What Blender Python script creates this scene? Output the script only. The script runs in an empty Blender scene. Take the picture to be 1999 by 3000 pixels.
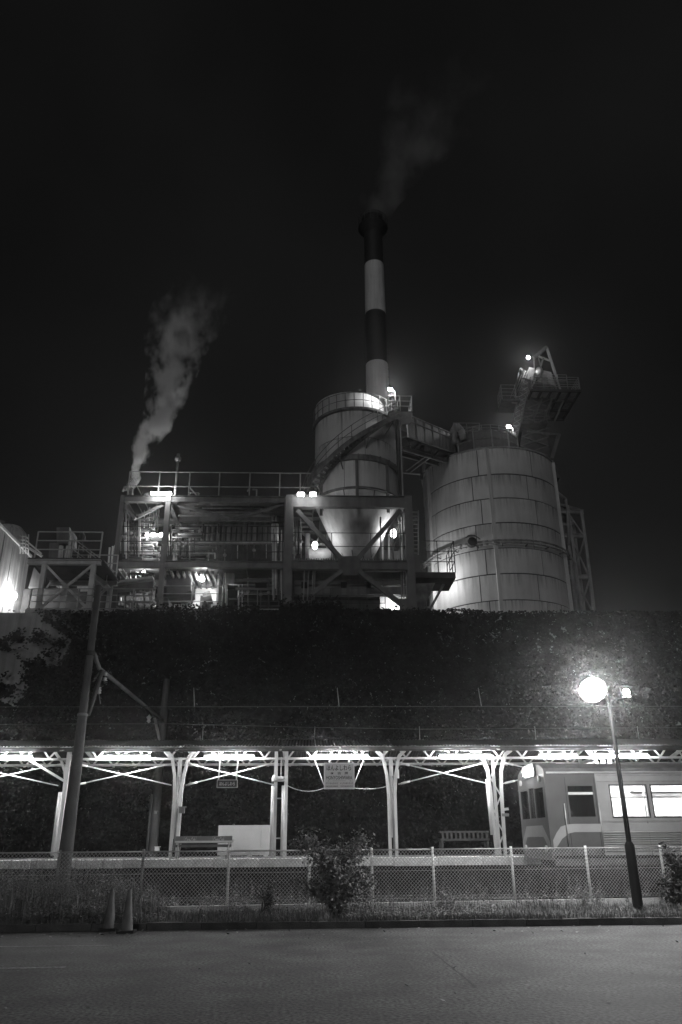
import bpy, math, random
from mathutils import Vector, Matrix, noise
R = math.radians
random.seed(7)
sc = bpy.context.scene
COL = sc.collection

# ------------------------------------------------------------------ camera
FPX, W0, H0 = 2250.0, 1999.0, 3000.0
PITCH, YAW, ROLL = R(23.11), R(2.15), 0.0069
EYE = Vector((0, 0, 1.5))
Fv = Vector((math.sin(YAW)*math.cos(PITCH), math.cos(YAW)*math.cos(PITCH), math.sin(PITCH)))
R0 = Vector((math.cos(YAW), -math.sin(YAW), 0))
U0 = R0.cross(Fv)
Rv = R0*math.cos(ROLL) - U0*math.sin(ROLL)
Uv = U0*math.cos(ROLL) + R0*math.sin(ROLL)
cam_d = bpy.data.cameras.new('camera')
cam = bpy.data.objects.new('camera', cam_d)
COL.objects.link(cam)
m = Matrix((Rv, Uv, -Fv)).transposed().to_4x4()
m.translation = EYE
cam.matrix_world = m
cam_d.sensor_fit = 'VERTICAL'
cam_d.sensor_height = 36.0
cam_d.lens = 36.0*FPX/H0
cam_d.clip_start = 0.05
cam_d.clip_end = 3000
sc.camera = cam

# ------------------------------------------------------------------ night sky, faint town light from behind the camera, exposure
SUN_DIR = Vector((-0.20, -0.95, 0.24)).normalized()      # towards the light
world = bpy.data.worlds.new('World'); sc.world = world; world.use_nodes = True
nt = world.node_tree; nt.nodes.clear()
wo = nt.nodes.new('ShaderNodeOutputWorld'); bg = nt.nodes.new('ShaderNodeBackground')
sky = nt.nodes.new('ShaderNodeTexSky'); sky.sky_type = 'NISHITA'; sky.sun_disc = False
sky.sun_elevation = math.asin(SUN_DIR.z); sky.sun_rotation = math.atan2(SUN_DIR.x, SUN_DIR.y)
bw = nt.nodes.new('ShaderNodeRGBToBW')
nz = nt.nodes.new('ShaderNodeTexNoise'); nz.inputs['Scale'].default_value = 2.2; nz.inputs['Detail'].default_value = 4
mr = nt.nodes.new('ShaderNodeMapRange'); mr.inputs['From Min'].default_value = .38; mr.inputs['From Max'].default_value = .75
mr.inputs['To Min'].default_value = .75; mr.inputs['To Max'].default_value = 1.5
mu = nt.nodes.new('ShaderNodeMath'); mu.operation = 'MULTIPLY'
tcw = nt.nodes.new('ShaderNodeTexCoord')
nt.links.new(tcw.outputs['Generated'], nz.inputs['Vector'])
nt.links.new(sky.outputs[0], bw.inputs[0]); pw = nt.nodes.new('ShaderNodeMath'); pw.operation = 'POWER'; pw.inputs[1].default_value = .08
nt.links.new(bw.outputs[0], pw.inputs[0]); nt.links.new(pw.outputs[0], mu.inputs[0])
nt.links.new(nz.outputs[0], mr.inputs['Value']); nt.links.new(mr.outputs[0], mu.inputs[1])
nt.links.new(mu.outputs[0], bg.inputs['Color']); bg.inputs['Strength'].default_value = 0.0048
nt.links.new(bg.outputs[0], wo.inputs['Surface'])
sun_d = bpy.data.lights.new('sun', 'SUN'); sun_d.energy = 0.28; sun_d.angle = R(14); sun_d.color = (1, 1, 1)
sun = bpy.data.objects.new('sun', sun_d); COL.objects.link(sun)
sun.rotation_mode = 'QUATERNION'; sun.rotation_quaternion = SUN_DIR.to_track_quat('Z', 'Y')
vs = sc.view_settings; vs.view_transform = 'Standard'; vs.look = 'None'; vs.exposure = 0; vs.gamma = 1
vs.use_curve_mapping = False
cy = sc.cycles
cy.max_bounces = 5; cy.diffuse_bounces = 2; cy.glossy_bounces = 2; cy.transmission_bounces = 3
cy.transparent_max_bounces = 12; cy.volume_bounces = 2
cy.sample_clamp_indirect = 3.0; cy.sample_clamp_direct = 0
cy.caustics_reflective = False; cy.caustics_refractive = False
cy.use_denoising = True
try: cy.denoiser = 'OPENIMAGEDENOISE'
except Exception: pass
cy.use_adaptive_sampling = False
cy.volume_step_rate = 1.0; cy.volume_max_steps = 128

# ------------------------------------------------------------------ pixel of the photograph -> point in the place
def ray(px, py):
    return Rv*((px-W0/2)/FPX) + Uv*((H0/2-py)/FPX) + Fv
def P(px, py, Y):
    d = ray(px, py); return EYE + d*(Y/d.y)
def PZ(px, py, z):
    d = ray(px, py); return EYE + d*((z-EYE.z)/d.z)
def PV(px, py, a, b):                 # onto the upright plane through ground points a, b
    n = Vector((-(b.y-a.y), b.x-a.x, 0)); d = ray(px, py)
    return EYE + d*((a-EYE).dot(n)/d.dot(n))

# ------------------------------------------------------------------ materials
MATS = {}
def _n(t, kind, **kw):
    n = t.nodes.new(kind)
    for k, v in kw.items(): n.inputs[k].default_value = v
    return n
def mat(name, base, rough=.6, metal=0, var=.25, scale=3.0, streak=0, fine=0, bump=0, bscale=60, objvar=0, spec=.5, stain=None):
    """grey surface: broad noise, rain streaks (stretched noise), fine speckle, a little relief, per-object tone"""
    if name in MATS: return MATS[name]
    mt = bpy.data.materials.new(name); mt.use_nodes = True; t = mt.node_tree
    b = t.nodes['Principled BSDF']; b.inputs['Roughness'].default_value = rough; b.inputs['Metallic'].default_value = metal
    b.inputs['Specular IOR Level'].default_value = spec
    tc = t.nodes.new('ShaderNodeTexCoord'); L = t.links.new
    def noise_fac(sc3, detail, lo, hi, tomin, tomax):
        mp = t.nodes.new('ShaderNodeMapping'); mp.inputs['Scale'].default_value = sc3
        L(tc.outputs['Object'], mp.inputs['Vector'])
        n = _n(t, 'ShaderNodeTexNoise', Scale=1.0, Detail=detail); L(mp.outputs[0], n.inputs['Vector'])
        r = _n(t, 'ShaderNodeMapRange', **{'From Min': lo, 'From Max': hi, 'To Min': tomin, 'To Max': tomax}); L(n.outputs[0], r.inputs['Value'])
        return r.outputs[0]
    facs = [noise_fac((scale,)*3, 5, .3, .7, 1-var, 1+var)]
    if streak: facs.append(noise_fac((3.5, 3.5, .22), 4, .42, .68, 1, 1-streak))
    if fine: facs.append(noise_fac((bscale*1.7,)*3, 2, .35, .65, 1-fine, 1+fine))
    if objvar:
        oi = t.nodes.new('ShaderNodeObjectInfo')
        r = _n(t, 'ShaderNodeMapRange', **{'To Min': 1-objvar, 'To Max': 1+objvar}); L(oi.outputs['Random'], r.inputs['Value']); facs.append(r.outputs[0])
    if stain:                           # rust run-off that starts at the upper edge of each plate
        g = t.nodes.new('ShaderNodeSeparateXYZ'); L(tc.outputs['Generated'], g.inputs[0])
        top = _n(t, 'ShaderNodeMapRange', **{'From Min': .45, 'From Max': 1.0, 'To Min': 0, 'To Max': 1}); L(g.outputs['Z'], top.inputs['Value'])
        mp = t.nodes.new('ShaderNodeMapping'); mp.inputs['Scale'].default_value = (5.5, 5.5, .25); L(tc.outputs['Object'], mp.inputs['Vector'])
        n = _n(t, 'ShaderNodeTexNoise', Scale=1.0, Detail=5); L(mp.outputs[0], n.inputs['Vector'])
        s = _n(t, 'ShaderNodeMapRange', **{'From Min': .46, 'From Max': .72, 'To Min': 0, 'To Max': 1}); L(n.outputs[0], s.inputs['Value'])
        q = t.nodes.new('ShaderNodeMath'); q.operation = 'MULTIPLY'; L(top.outputs[0], q.inputs[0]); L(s.outputs[0], q.inputs[1])
        v = t.nodes.new('ShaderNodeMath'); v.operation = 'MULTIPLY_ADD'; v.inputs[1].default_value = -stain; v.inputs[2].default_value = 1
        L(q.outputs[0], v.inputs[0]); facs.append(v.outputs[0])
    cur = facs[0]
    for f in facs[1:]:
        k = t.nodes.new('ShaderNodeMath'); k.operation = 'MULTIPLY'; L(cur, k.inputs[0]); L(f, k.inputs[1]); cur = k.outputs[0]
    k = t.nodes.new('ShaderNodeMath'); k.operation = 'MULTIPLY'; k.use_clamp = True; L(cur, k.inputs[0]); k.inputs[1].default_value = base
    L(k.outputs[0], b.inputs['Base Color'])
    if bump:
        mp = t.nodes.new('ShaderNodeMapping'); mp.inputs['Scale'].default_value = (bscale,)*3; L(tc.outputs['Object'], mp.inputs['Vector'])
        n = _n(t, 'ShaderNodeTexNoise', Scale=1.0, Detail=3); L(mp.outputs[0], n.inputs['Vector'])
        bp = _n(t, 'ShaderNodeBump', Strength=bump, Distance=.02); L(n.outputs[0], bp.inputs['Height']); L(bp.outputs[0], b.inputs['Normal'])
    MATS[name] = mt; return mt
def emis(strength):
    k = 'glow_%g' % strength
    if k in MATS: return MATS[k]
    mt = bpy.data.materials.new(k); mt.use_nodes = True; t = mt.node_tree; t.nodes.clear()
    e = _n(t, 'ShaderNodeEmission', Strength=strength); o = t.nodes.new('ShaderNodeOutputMaterial')
    t.links.new(e.outputs[0], o.inputs['Surface']); MATS[k] = mt; return mt
def glass(name='window_glass'):
    if name in MATS: return MATS[name]
    mt = bpy.data.materials.new(name); mt.use_nodes = True; t = mt.node_tree; t.nodes.clear()
    a = t.nodes.new('ShaderNodeBsdfTransparent'); a.inputs[0].default_value = (.8,)*3+(1,)
    g = t.nodes.new('ShaderNodeBsdfGlossy'); g.inputs['Roughness'].default_value = .05; g.inputs[0].default_value = (.6,)*3+(1,)
    x = t.nodes.new('ShaderNodeMixShader'); x.inputs[0].default_value = .12; o = t.nodes.new('ShaderNodeOutputMaterial')
    t.links.new(a.outputs[0], x.inputs[1]); t.links.new(g.outputs[0], x.inputs[2]); t.links.new(x.outputs[0], o.inputs[0])
    MATS[name] = mt; return mt

M_ASPH = mat('asphalt', .068, .78, var=.55, scale=1.3, fine=.95, bump=.5, bscale=15, spec=.42)
M_KERB = mat('kerb_concrete', .075, .9, var=.4, scale=4, fine=.3, bump=.4, bscale=40, objvar=.25)
M_CONC = mat('old_concrete', .32, .9, var=.3, scale=.7, streak=.45, fine=.12, bump=.3, bscale=20)
M_CONC2 = mat('platform_concrete', .42, .85, var=.25, scale=2, fine=.2, bump=.2, bscale=30, objvar=.15)
M_DIRT = mat('verge_soil', .06, .95, var=.5, scale=3, fine=.4, bump=.8, bscale=18)
M_BALL = mat('ballast', .09, .95, var=.4, scale=9, fine=.5, bump=1, bscale=14)
M_GRASS = mat('grass_blade', .16, .6, var=.5, scale=6, spec=.25)
M_WEED = mat('weed_leaf', .25, .6, var=.6, scale=5, spec=.3)
M_IVY = mat('ivy_leaf', .012, .7, var=.6, scale=3, spec=.12)
M_IVY2 = mat('ivy_leaf_mid', .02, .65, var=.6, scale=3, spec=.15)
M_IVY3 = mat('ivy_leaf_young', .032, .6, var=.5, scale=3, spec=.2)
M_BUSH = mat('bush_leaf', .2, .55, var=.6, scale=9, spec=.4)
M_STEM = mat('stem', .07, .8, var=.4, scale=9)
M_WPAINT = mat('white_paint', .72, .45, var=.1, scale=3, streak=.12, fine=.05)
M_STEEL = mat('painted_steel', .095, .6, var=.3, scale=1.5, streak=.35, fine=.1)
M_STEELL = mat('pale_painted_steel', .25, .55, var=.25, scale=1.5, streak=.35, fine=.1)
M_DARK = mat('dark_steel', .045, .8, var=.4, scale=2, spec=.2)
M_BLACK = mat('black_paint', .003, .6, var=.2, scale=2, spec=.06)
M_GALV = mat('galvanised_steel', .42, .5, metal=.3, var=.25, scale=6, fine=.1)
M_TANK = mat('tank_plate', .5, .55, var=.13, scale=.5, streak=.12, fine=.06, objvar=.05, stain=.75)
M_TSEAM = mat('tank_seam_rust', .035, .9, var=.5, scale=3)
M_RUSTY = mat('rusty_steel', .14, .8, var=.6, scale=2, streak=.5, fine=.2)
M_STRIPE_D = mat('stack_dark_paint', .025, .6, var=.25, scale=.6, streak=.2)
M_STRIPE_W = mat('stack_white_paint', .62, .6, var=.12, scale=.5, streak=.2)
M_CLAD = mat('cladding_sheet', .16, .6, var=.25, scale=1, streak=.5, objvar=.25)
M_ROOF = mat('corrugated_roof', .035, .7, var=.4, scale=1.2, streak=.3, objvar=.2)
M_FARP = mat('far_pole_paint', .07, .7, var=.3, scale=2)
M_WIRE = mat('dark_wire', .1, .6, var=.2)
M_COPE = mat('coping_concrete', .78, .85, var=.3, scale=1.6, streak=.2, fine=.25, bump=.2, bscale=30, objvar=.12)
M_BOARD = mat('board_white', .42, .5, var=.06)
M_POLE = mat('pole_concrete', .13, .8, var=.2, scale=2, fine=.15, streak=.25)
M_PORC = mat('insulator_porcelain', .7, .2, var=.1)
M_WOOD = mat('dark_wood', .05, .7, var=.4, scale=8)
M_CONE = mat('cone_rubber', .13, .6, var=.3, scale=8)
M_ADRED = mat('bench_panel_paint', .17, .4, var=.1)
M_SIGNW = mat('sign_white', .5, .4, var=.06)
M_SIGND = mat('sign_dark', .03, .4, var=.1)
M_INK = mat('sign_ink', .012, .5, var=.1)
M_STAIN = mat('stainless_ribs', .5, .4, metal=.45, var=.15, scale=2)
M_CARG = mat('rail_car_grey_paint', .1, .35, var=.1)
M_CARL = mat('rail_car_pale_paint', .33, .35, var=.1)
M_LINE = mat('line_paint', .2, .8, var=.6, scale=4, fine=.7, bscale=14)
M_BUILD = mat('mill_building_wall', .4, .8, var=.25, scale=.8, streak=.45)

# ------------------------------------------------------------------ mesh helpers
class MB:
    def __init__(s): s.v = []; s.f = []
    def quad(s, a, b, c, d):
        n = len(s.v); s.v += [tuple(a), tuple(b), tuple(c), tuple(d)]; s.f.append((n, n+1, n+2, n+3)); return s
    def tri(s, a, b, c):
        n = len(s.v); s.v += [tuple(a), tuple(b), tuple(c)]; s.f.append((n, n+1, n+2)); return s
    def box(s, lo, hi):
        x0, y0, z0 = lo; x1, y1, z1 = hi; n = len(s.v)
        s.v += [(x0,y0,z0),(x1,y0,z0),(x1,y1,z0),(x0,y1,z0),(x0,y0,z1),(x1,y0,z1),(x1,y1,z1),(x0,y1,z1)]
        s.f += [tuple(n+i for i in q) for q in ((0,3,2,1),(4,5,6,7),(0,1,5,4),(1,2,6,5),(2,3,7,6),(3,0,4,7))]; return s
    def prism(s, p0, p1, prof, up=None):
        """extrude a closed 2-D profile from p0 to p1"""
        p0 = Vector(p0); p1 = Vector(p1); d = (p1-p0).normalized()
        up = Vector(up) if up else (Vector((0,0,1)) if abs(d.z) < .95 else Vector((0,1,0)))
        sx = d.cross(up).normalized(); sy = sx.cross(d).normalized(); k = len(prof); n = len(s.v)
        for p in (p0, p1):
            for (a, b) in prof: s.v.append(tuple(p+sx*a+sy*b))
        for i in range(k):
            j = (i+1) % k; s.f.append((n+i, n+j, n+k+j, n+k+i))
        s.f.append(tuple(n+i for i in reversed(range(k)))); s.f.append(tuple(n+k+i for i in range(k))); return s
    def beam(s, p0, p1, w, h=None, up=None):
        h = h or w; return s.prism(p0, p1, [(-w/2,-h/2),(w/2,-h/2),(w/2,h/2),(-w/2,h/2)], up)
    def ibeam(s, p0, p1, w, h, up=None, t=.03):
        a, b = w/2, h/2
        return s.prism(p0, p1, [(-a,-b),(a,-b),(a,-b+t),(t/2,-b+t),(t/2,b-t),(a,b-t),(a,b),(-a,b),(-a,b-t),(-t/2,b-t),(-t/2,-b+t),(-a,-b+t)], up)
    def tube(s, p0, p1, r, n=6, r1=None):
        r1 = r if r1 is None else r1
        p0 = Vector(p0); p1 = Vector(p1); d = (p1-p0).normalized()
        up = Vector((0,0,1)) if abs(d.z) < .95 else Vector((0,1,0))
        sx = d.cross(up).normalized(); sy = sx.cross(d).normalized(); k = len(s.v)
        for p, q in ((p0, r), (p1, r1)):
            for i in range(n):
                a = 2*math.pi*i/n; s.v.append(tuple(p+sx*q*math.cos(a)+sy*q*math.sin(a)))
        for i in range(n):
            j = (i+1) % n; s.f.append((k+i, k+j, k+n+j, k+n+i))
        s.f.append(tuple(k+i for i in reversed(range(n)))); s.f.append(tuple(k+n+i for i in range(n))); return s
    def path(s, pts, r, n=6):
        for a, b in zip(pts, pts[1:]): s.tube(a, b, r, n)
        return s
    def lathe(s, c, prof, n=24, a0=0, a1=2*math.pi):
        """profile [(radius, z)] turned about the upright axis at c"""
        full = abs(a1-a0-2*math.pi) < 1e-6; m = n if full else n+1; k = len(s.v)
        for (r, z) in prof:
            for i in range(m):
                a = a0+(a1-a0)*i/n; s.v.append((c[0]+r*math.cos(a), c[1]+r*math.sin(a), z))
        for j in range(len(prof)-1):
            for i in range(n):
                i2 = (i+1) % m; s.f.append((k+j*m+i, k+j*m+i2, k+(j+1)*m+i2, k+(j+1)*m+i))
        return s
    def disc(s, c, r, z, n=24):
        k = len(s.v); s.v += [(c[0]+r*math.cos(2*math.pi*i/n), c[1]+r*math.sin(2*math.pi*i/n), z) for i in range(n)]
        s.f.append(tuple(range(k, k+n))); return s
    def sphere(s, c, r, nu=10, nv=6, sq=1.0):
        prof = [(r*math.sin(math.pi*j/nv)+1e-5, c[2]-r*sq*math.cos(math.pi*j/nv)) for j in range(nv+1)]
        return s.lathe(c, prof, nu)
    def arcplate(s, c, r, a0, a1, z0, z1, t=.03, n=5):
        k = len(s.v)
        for i in range(n+1):
            a = a0+(a1-a0)*i/n; ca, sa = math.cos(a), math.sin(a)
            for rr, z in ((r, z0), (r, z1), (r-t, z1), (r-t, z0)): s.v.append((c[0]+rr*ca, c[1]+rr*sa, z))
        for i in range(n):
            for j in range(4):
                j2 = (j+1) % 4; s.f.append((k+i*4+j, k+(i+1)*4+j, k+(i+1)*4+j2, k+i*4+j2))
        s.f.append((k, k+1, k+2, k+3)); e = k+n*4; s.f.append((e+3, e+2, e+1, e)); return s
    def holes(s, org, ux, uz, w, h, rects, depth):
        """slab w x h with rectangular openings, thickness along depth vector"""
        org = Vector(org); ux = Vector(ux); uz = Vector(uz); dv = Vector(depth)
        xs = sorted({0, w}|{r[0] for r in rects}|{r[1] for r in rects}); zs = sorted({0, h}|{r[2] for r in rects}|{r[3] for r in rects})
        def solid(i, j):
            if i < 0 or j < 0 or i >= len(xs)-1 or j >= len(zs)-1: return False
            cx, cz = (xs[i]+xs[i+1])/2, (zs[j]+zs[j+1])/2
            return not any(r[0] < cx < r[1] and r[2] < cz < r[3] for r in rects)
        for i in range(len(xs)-1):
            for j in range(len(zs)-1):
                if not solid(i, j): continue
                a = org+ux*xs[i]+uz*zs[j]; b = org+ux*xs[i+1]+uz*zs[j]; c = org+ux*xs[i+1]+uz*zs[j+1]; d = org+ux*xs[i]+uz*zs[j+1]
                s.quad(a, b, c, d); s.quad(d+dv, c+dv, b+dv, a+dv)
                if not solid(i-1, j): s.quad(a, d, d+dv, a+dv)
                if not solid(i+1, j): s.quad(b, b+dv, c+dv, c)
                if not solid(i, j-1): s.quad(a, a+dv, b+dv, b)
                if not solid(i, j+1): s.quad(d, c, c+dv, d+dv)
        return s
    def mesh(s, name, mt, smooth=False):
        me = bpy.data.meshes.new(name); me.from_pydata(s.v, [], s.f); me.materials.append(mt)
        if smooth:
            me.polygons.foreach_set('use_smooth', [True]*len(me.polygons))
        me.update(); return me
    def build(s, name, mt, parent=None, smooth=False):
        return link(name, s.mesh(name, mt, smooth), parent)

def link(name, me, parent=None, loc=None):
    o = bpy.data.objects.new(name, me); COL.objects.link(o)
    if parent is not None:
        o.parent = parent; o.matrix_parent_inverse = Matrix.Translation(-rootloc(parent))
    if loc is not None: o.location = loc
    return o
def rootloc(o):
    v = Vector((0,0,0))
    while o is not None:
        v = v + o.location
        if o.parent is not None: v = v + o.matrix_parent_inverse.translation
        o = o.parent
    return v
def thing(name, label, cat, loc, group=None):
    o = bpy.data.objects.new(name, None); COL.objects.link(o); o.location = loc; o.empty_display_size = .3
    o['label'] = label; o['category'] = cat
    if group: o['group'] = group
    return o
def tag(o, label, cat, group=None):
    o['label'] = label; o['category'] = cat
    if group: o['group'] = group
    return o
def struct(o): o['kind'] = 'structure'; return o
def part(parent, name, mt, fn, smooth=False):
    b = MB(); fn(b); return b.build(name, mt, parent, smooth)
def pbeam(parent, name, mt, a, b, w, h=None): return MB().beam(a, b, w, h).build(name, mt, parent)
def pibeam(parent, name, mt, a, b, w, h): return MB().ibeam(a, b, w, h).build(name, mt, parent)
def ptube(parent, name, mt, pts, r, n=8): return MB().path([Vector(p) for p in pts], r, n).build(name, mt, parent, True)
def railing(parent, pts, h=1.05, rails=3, r=.024, step=1.2, mt=None, name='railing'):
    """rails along a line of foot points; the posts are its sub-parts"""
    mt = mt or M_STEELL; pts = [Vector(p) for p in pts]
    o = bpy.data.objects.new(name, None); COL.objects.link(o); o.empty_display_size = .1; o.parent = parent
    o.matrix_parent_inverse = Matrix.Translation(-rootloc(parent))
    for k in range(rails):
        z = Vector((0, 0, h*(1-k/rails))); b = MB()
        for p, q in zip(pts, pts[1:]): b.tube(p+z, q+z, r, 5)
        b.build('rail', mt, o)
    for p, q in zip(pts, pts[1:]):
        n = max(1, round((q-p).length/step))
        for i in range(n+1):
            if i == 0 and p is not pts[0]: continue
            c = p.lerp(q, i/n); MB().tube(c, c+Vector((0, 0, h+.01)), r*1.15, 5).build('railing_post', mt, o)
    return o
def stairs(parent, a, b, width, side, n, mt=None, rail=True):
    """straight flight from foot a to head b; side = unit vector across"""
    mt = mt or M_STEELL; a = Vector(a); b = Vector(b); side = Vector(side)
    for s in (-.5, .5):
        st = pbeam(parent, 'stringer', mt, a+side*width*s, b+side*width*s, .06, .22)
    fwd = (b-a); fwd.z = 0; fwd.normalize()
    for i in range(n):
        c = a.lerp(b, (i+.5)/n); MB().beam(c-side*width*.48, c+side*width*.48, .24, .04, up=(0, 0, 1)).build('tread', mt, parent)
    if rail:
        for s in (-.5, .5):
            railing(parent, [a+side*width*s, b+side*width*s], 1.0, 2, .022, 1.1, mt)
def text_mesh(body, w, h, mt, shear=0, bold=0):
    """lettering fitted to a w x h box centred on the origin in the XZ plane, facing -Y"""
    c = bpy.data.curves.new('lettering', 'FONT'); c.body = body; c.size = 1; c.shear = shear; c.extrude = 0; c.offset = bold
    c.resolution_u = 3
    o = bpy.data.objects.new('lettering', c); COL.objects.link(o); bpy.context.view_layer.update()
    me = bpy.data.meshes.new_from_object(o.evaluated_get(bpy.context.evaluated_depsgraph_get()))
    bpy.data.objects.remove(o); bpy.data.curves.remove(c)
    xs = [v.co.x for v in me.vertices]; ys = [v.co.y for v in me.vertices]
    x0, x1, y0, y1 = min(xs), max(xs), min(ys), max(ys)
    for v in me.vertices:
        v.co = Vector(((v.co.x-(x0+x1)/2)/(x1-x0)*w, 0, (v.co.y-(y0+y1)/2)/(y1-y0)*h))
    me.materials.clear(); me.materials.append(mt); me.update(); return me
def lettering(parent, body, centre, w, h, mt, shear=0, bold=0, rz=0):
    o = link('lettering', text_mesh(body, w, h, mt, shear, bold), parent); o.location = Vector(centre); o.rotation_euler.z = rz; return o

# ------------------------------------------------------------------ the setting
g = MB().quad((-120,-60,0), (120,-60,0), (120,16.0,0), (-120,16.0,0)).build('parking_lot', M_ASPH); struct(g)
kerbY = 16.0
k = struct(MB().box((-60, kerbY+.155, -.2), (60, kerbY+.3, .10)).build('kerb', M_KERB))
ks = MB().prism((0, kerbY+.07, 0), (.985, kerbY+.07, 0), [(-.085,-.1),(.085,-.1),(.085,.12),(-.055,.12),(-.085,.09)]).mesh('kerb_stone', M_KERB)
for i in range(40):
    o = link('kerb_stone', ks, k); o.location = (-16+i*1.0, random.uniform(-.012, .012), random.uniform(-.012, .006))
# verge and railway formation as one uneven sheet
def sheet(name, x0, x1, y0, y1, nx, ny, zf, mt):
    b = MB()
    for j in range(ny+1):
        for i in range(nx+1):
            x = x0+(x1-x0)*i/nx; y = y0+(y1-y0)*j/ny; b.v.append((x, y, zf(x, y)))
    for j in range(ny):
        for i in range(nx):
            q = j*(nx+1)+i; b.f.append((q, q+1, q+nx+2, q+nx+1))
    return struct(b.build(name, mt, None, True))
sheet('verge', -60, 60, kerbY+.29, 19.1, 240, 14, lambda x, y: .085+.05*noise.noise(Vector((x*.9, y*.9, 0)))+.03*noise.noise(Vector((x*4, y*4, 3))), M_DIRT)
sheet('track_bed', -120, 120, 19.1, 30.0, 240, 24, lambda x, y: .04+.03*noise.noise(Vector((x*2, y*2, 7))), M_BALL)
for y in (20.5, 21.57):
    r = MB().prism((-60, y, .12), (60, y, .12), [(-.06,-.07),(.06,-.07),(.06,-.055),(.012,-.03),(.012,.04),(.032,.05),(.032,.08),(-.032,.08),(-.032,.05),(-.012,.04),(-.012,-.03),(-.06,-.055)]).build('rail', M_RUSTY)
    struct(r)
# two worn parking lines
for i, (ax, ay, bx, by) in enumerate(((-60, 2774, 328, 2769), (-60, 2838, 192, 2833))):
    a = PZ(ax, ay, .004); b = PZ(bx, by, .004); w = Vector((0, .055, 0))
    o = MB().quad(a-w, b-w, b+w, a+w).build('parking_line', M_LINE); struct(o)
pts_ = [PZ(1268+i*8+random.uniform(-2, 2), 2788+i*6.6, .003) for i in range(17)]; b = MB()
for p, q in zip(pts_, pts_[1:]): w = Vector((random.uniform(.008, .018), 0, 0)); b.quad(p-w, p+w, q+w, q-w)
struct(b.build('asphalt_crack', M_DARK))
# scattered fallen leaves / grit on the asphalt
b = MB()
for i in range(420):
    x = random.uniform(-9, 11); y = random.choice((random.uniform(3, 15.8), random.uniform(14.8, 15.95))); s = random.uniform(.012, .04); a = random.uniform(0, 6.3)
    u = Vector((math.cos(a), math.sin(a), random.uniform(-.1, .5)))*s; v = Vector((-math.sin(a), math.cos(a), random.uniform(-.1, .5)))*s*.6; c = Vector((x, y, .008+s*.2))
    b.quad(c-u, c+v, c+u, c-v)
o = b.build('litter', M_WEED); o['kind'] = 'stuff'; o['label'] = 'fallen leaves and grit scattered on the asphalt'

# ------------------------------------------------------------------ platform
PF0, PF1, PZT = 22.5, 26.1, 1.05
M_SHADE = mat('shaded_masonry', .03, .95, var=.6, scale=2.5, streak=.4, fine=.3, bump=.5, bscale=12)  # shade below the coping is put into this near-black colour
pl = struct(MB().box((-60, PF0+.35, 0), (60, PF1, PZT-.01)).build('platform', M_SHADE))
struct(MB().box((-60, PF0+.6, PZT-.012), (60, PF1+.02, PZT-.002)).build('platform_paving', M_CONC))
cp = MB().box((0, PF0, PZT-.20), (1.188, PF0+.6, PZT)).mesh('coping_block', M_COPE)
for i in range(30):
    o = link('coping_block', cp, pl); o.location = (-17+i*1.2, random.uniform(-.01, .01), random.uniform(-.008, .008))

# ------------------------------------------------------------------ retaining wall with ivy
WY = 30.0; WZ = 9.87
wl = thing('retaining_wall', 'tall concrete retaining wall overgrown with ivy behind the platform', 'wall', (0, WY, 0))
part(wl, 'wall_face', M_CONC, lambda b: b.box((-70, WY, -.2), (70, WY+.6, WZ-.01)))
cap = MB().box((0, WY-.06, WZ-.012), (2.97, WY+.66, WZ+.12)).mesh('coping', M_CONC)
for i in range(3): link('coping', cap, wl).location = (P(75, 1790, WY).x+i*3.0, 0, 0)
def ivy_cover(x, z):
    """0 bare .. 1 dense"""
    p = Vector((x*.35, z*.5, 2)); d = .75+.9*noise.noise(p)+.5*noise.noise(Vector((x*1.1, z*1.6, 9)))+.25*noise.noise(Vector((x*3.1, z*4.2, 4)))
    bx = (x+14.6)/5.2; bz = (z-8.9)/3.4
    q = bx*bx+bz*bz
    if x < -14.6: q = bz*bz
    if q < 1: d = .62+1.1*noise.noise(Vector((x*.8, z*1.3, 31)))+.7*noise.noise(Vector((x*2.2, z*3.4, 33)))-1.15*(1-q)
    if q >= 1: d = .45+.55*d if d > 0 else .45
    if x < -6 and z > 4 and q >= 1: d *= .8
    return max(0, min(1, d))
b = MB(); cnt = 0; tone = []
while cnt < 210000:
    x = random.uniform(-19.5, 20.5); z = random.uniform(.2, WZ+.10)
    if random.random() > ivy_cover(x, z)**1.3: continue
    cnt += 1
    s = random.uniform(.03, .07)*(1.15 if z < 5 else 1); y = WY-.02-abs(random.gauss(0, .07))-.38*max(0, noise.noise(Vector((x*.8, z*.55, 5)))+.15)-.15*max(0, noise.noise(Vector((x*2.6, z*1.8, 25))))
    dn = Vector((random.gauss(0, .35), -abs(random.gauss(.45, .25)), -1)).normalized(); sd = dn.cross(Vector((random.gauss(0, .35), -1, random.gauss(.2, .3)))).normalized()
    c = Vector((x, y, z)); t = c+dn*s*1.5
    b.quad(c-dn*s*.4, c+sd*s+dn*s*.25, t, c-sd*s+dn*s*.25)
    w_ = .5+.9*noise.noise(Vector((x*.45, z*.6, 12)))+.4*noise.noise(Vector((x*1.7, z*1.7, 15))); u_ = random.random()
    tone.append(2 if u_ < .16*max(0, w_) else (1 if u_ < .55*max(.2, w_) else 0))
cnt = 0
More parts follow.
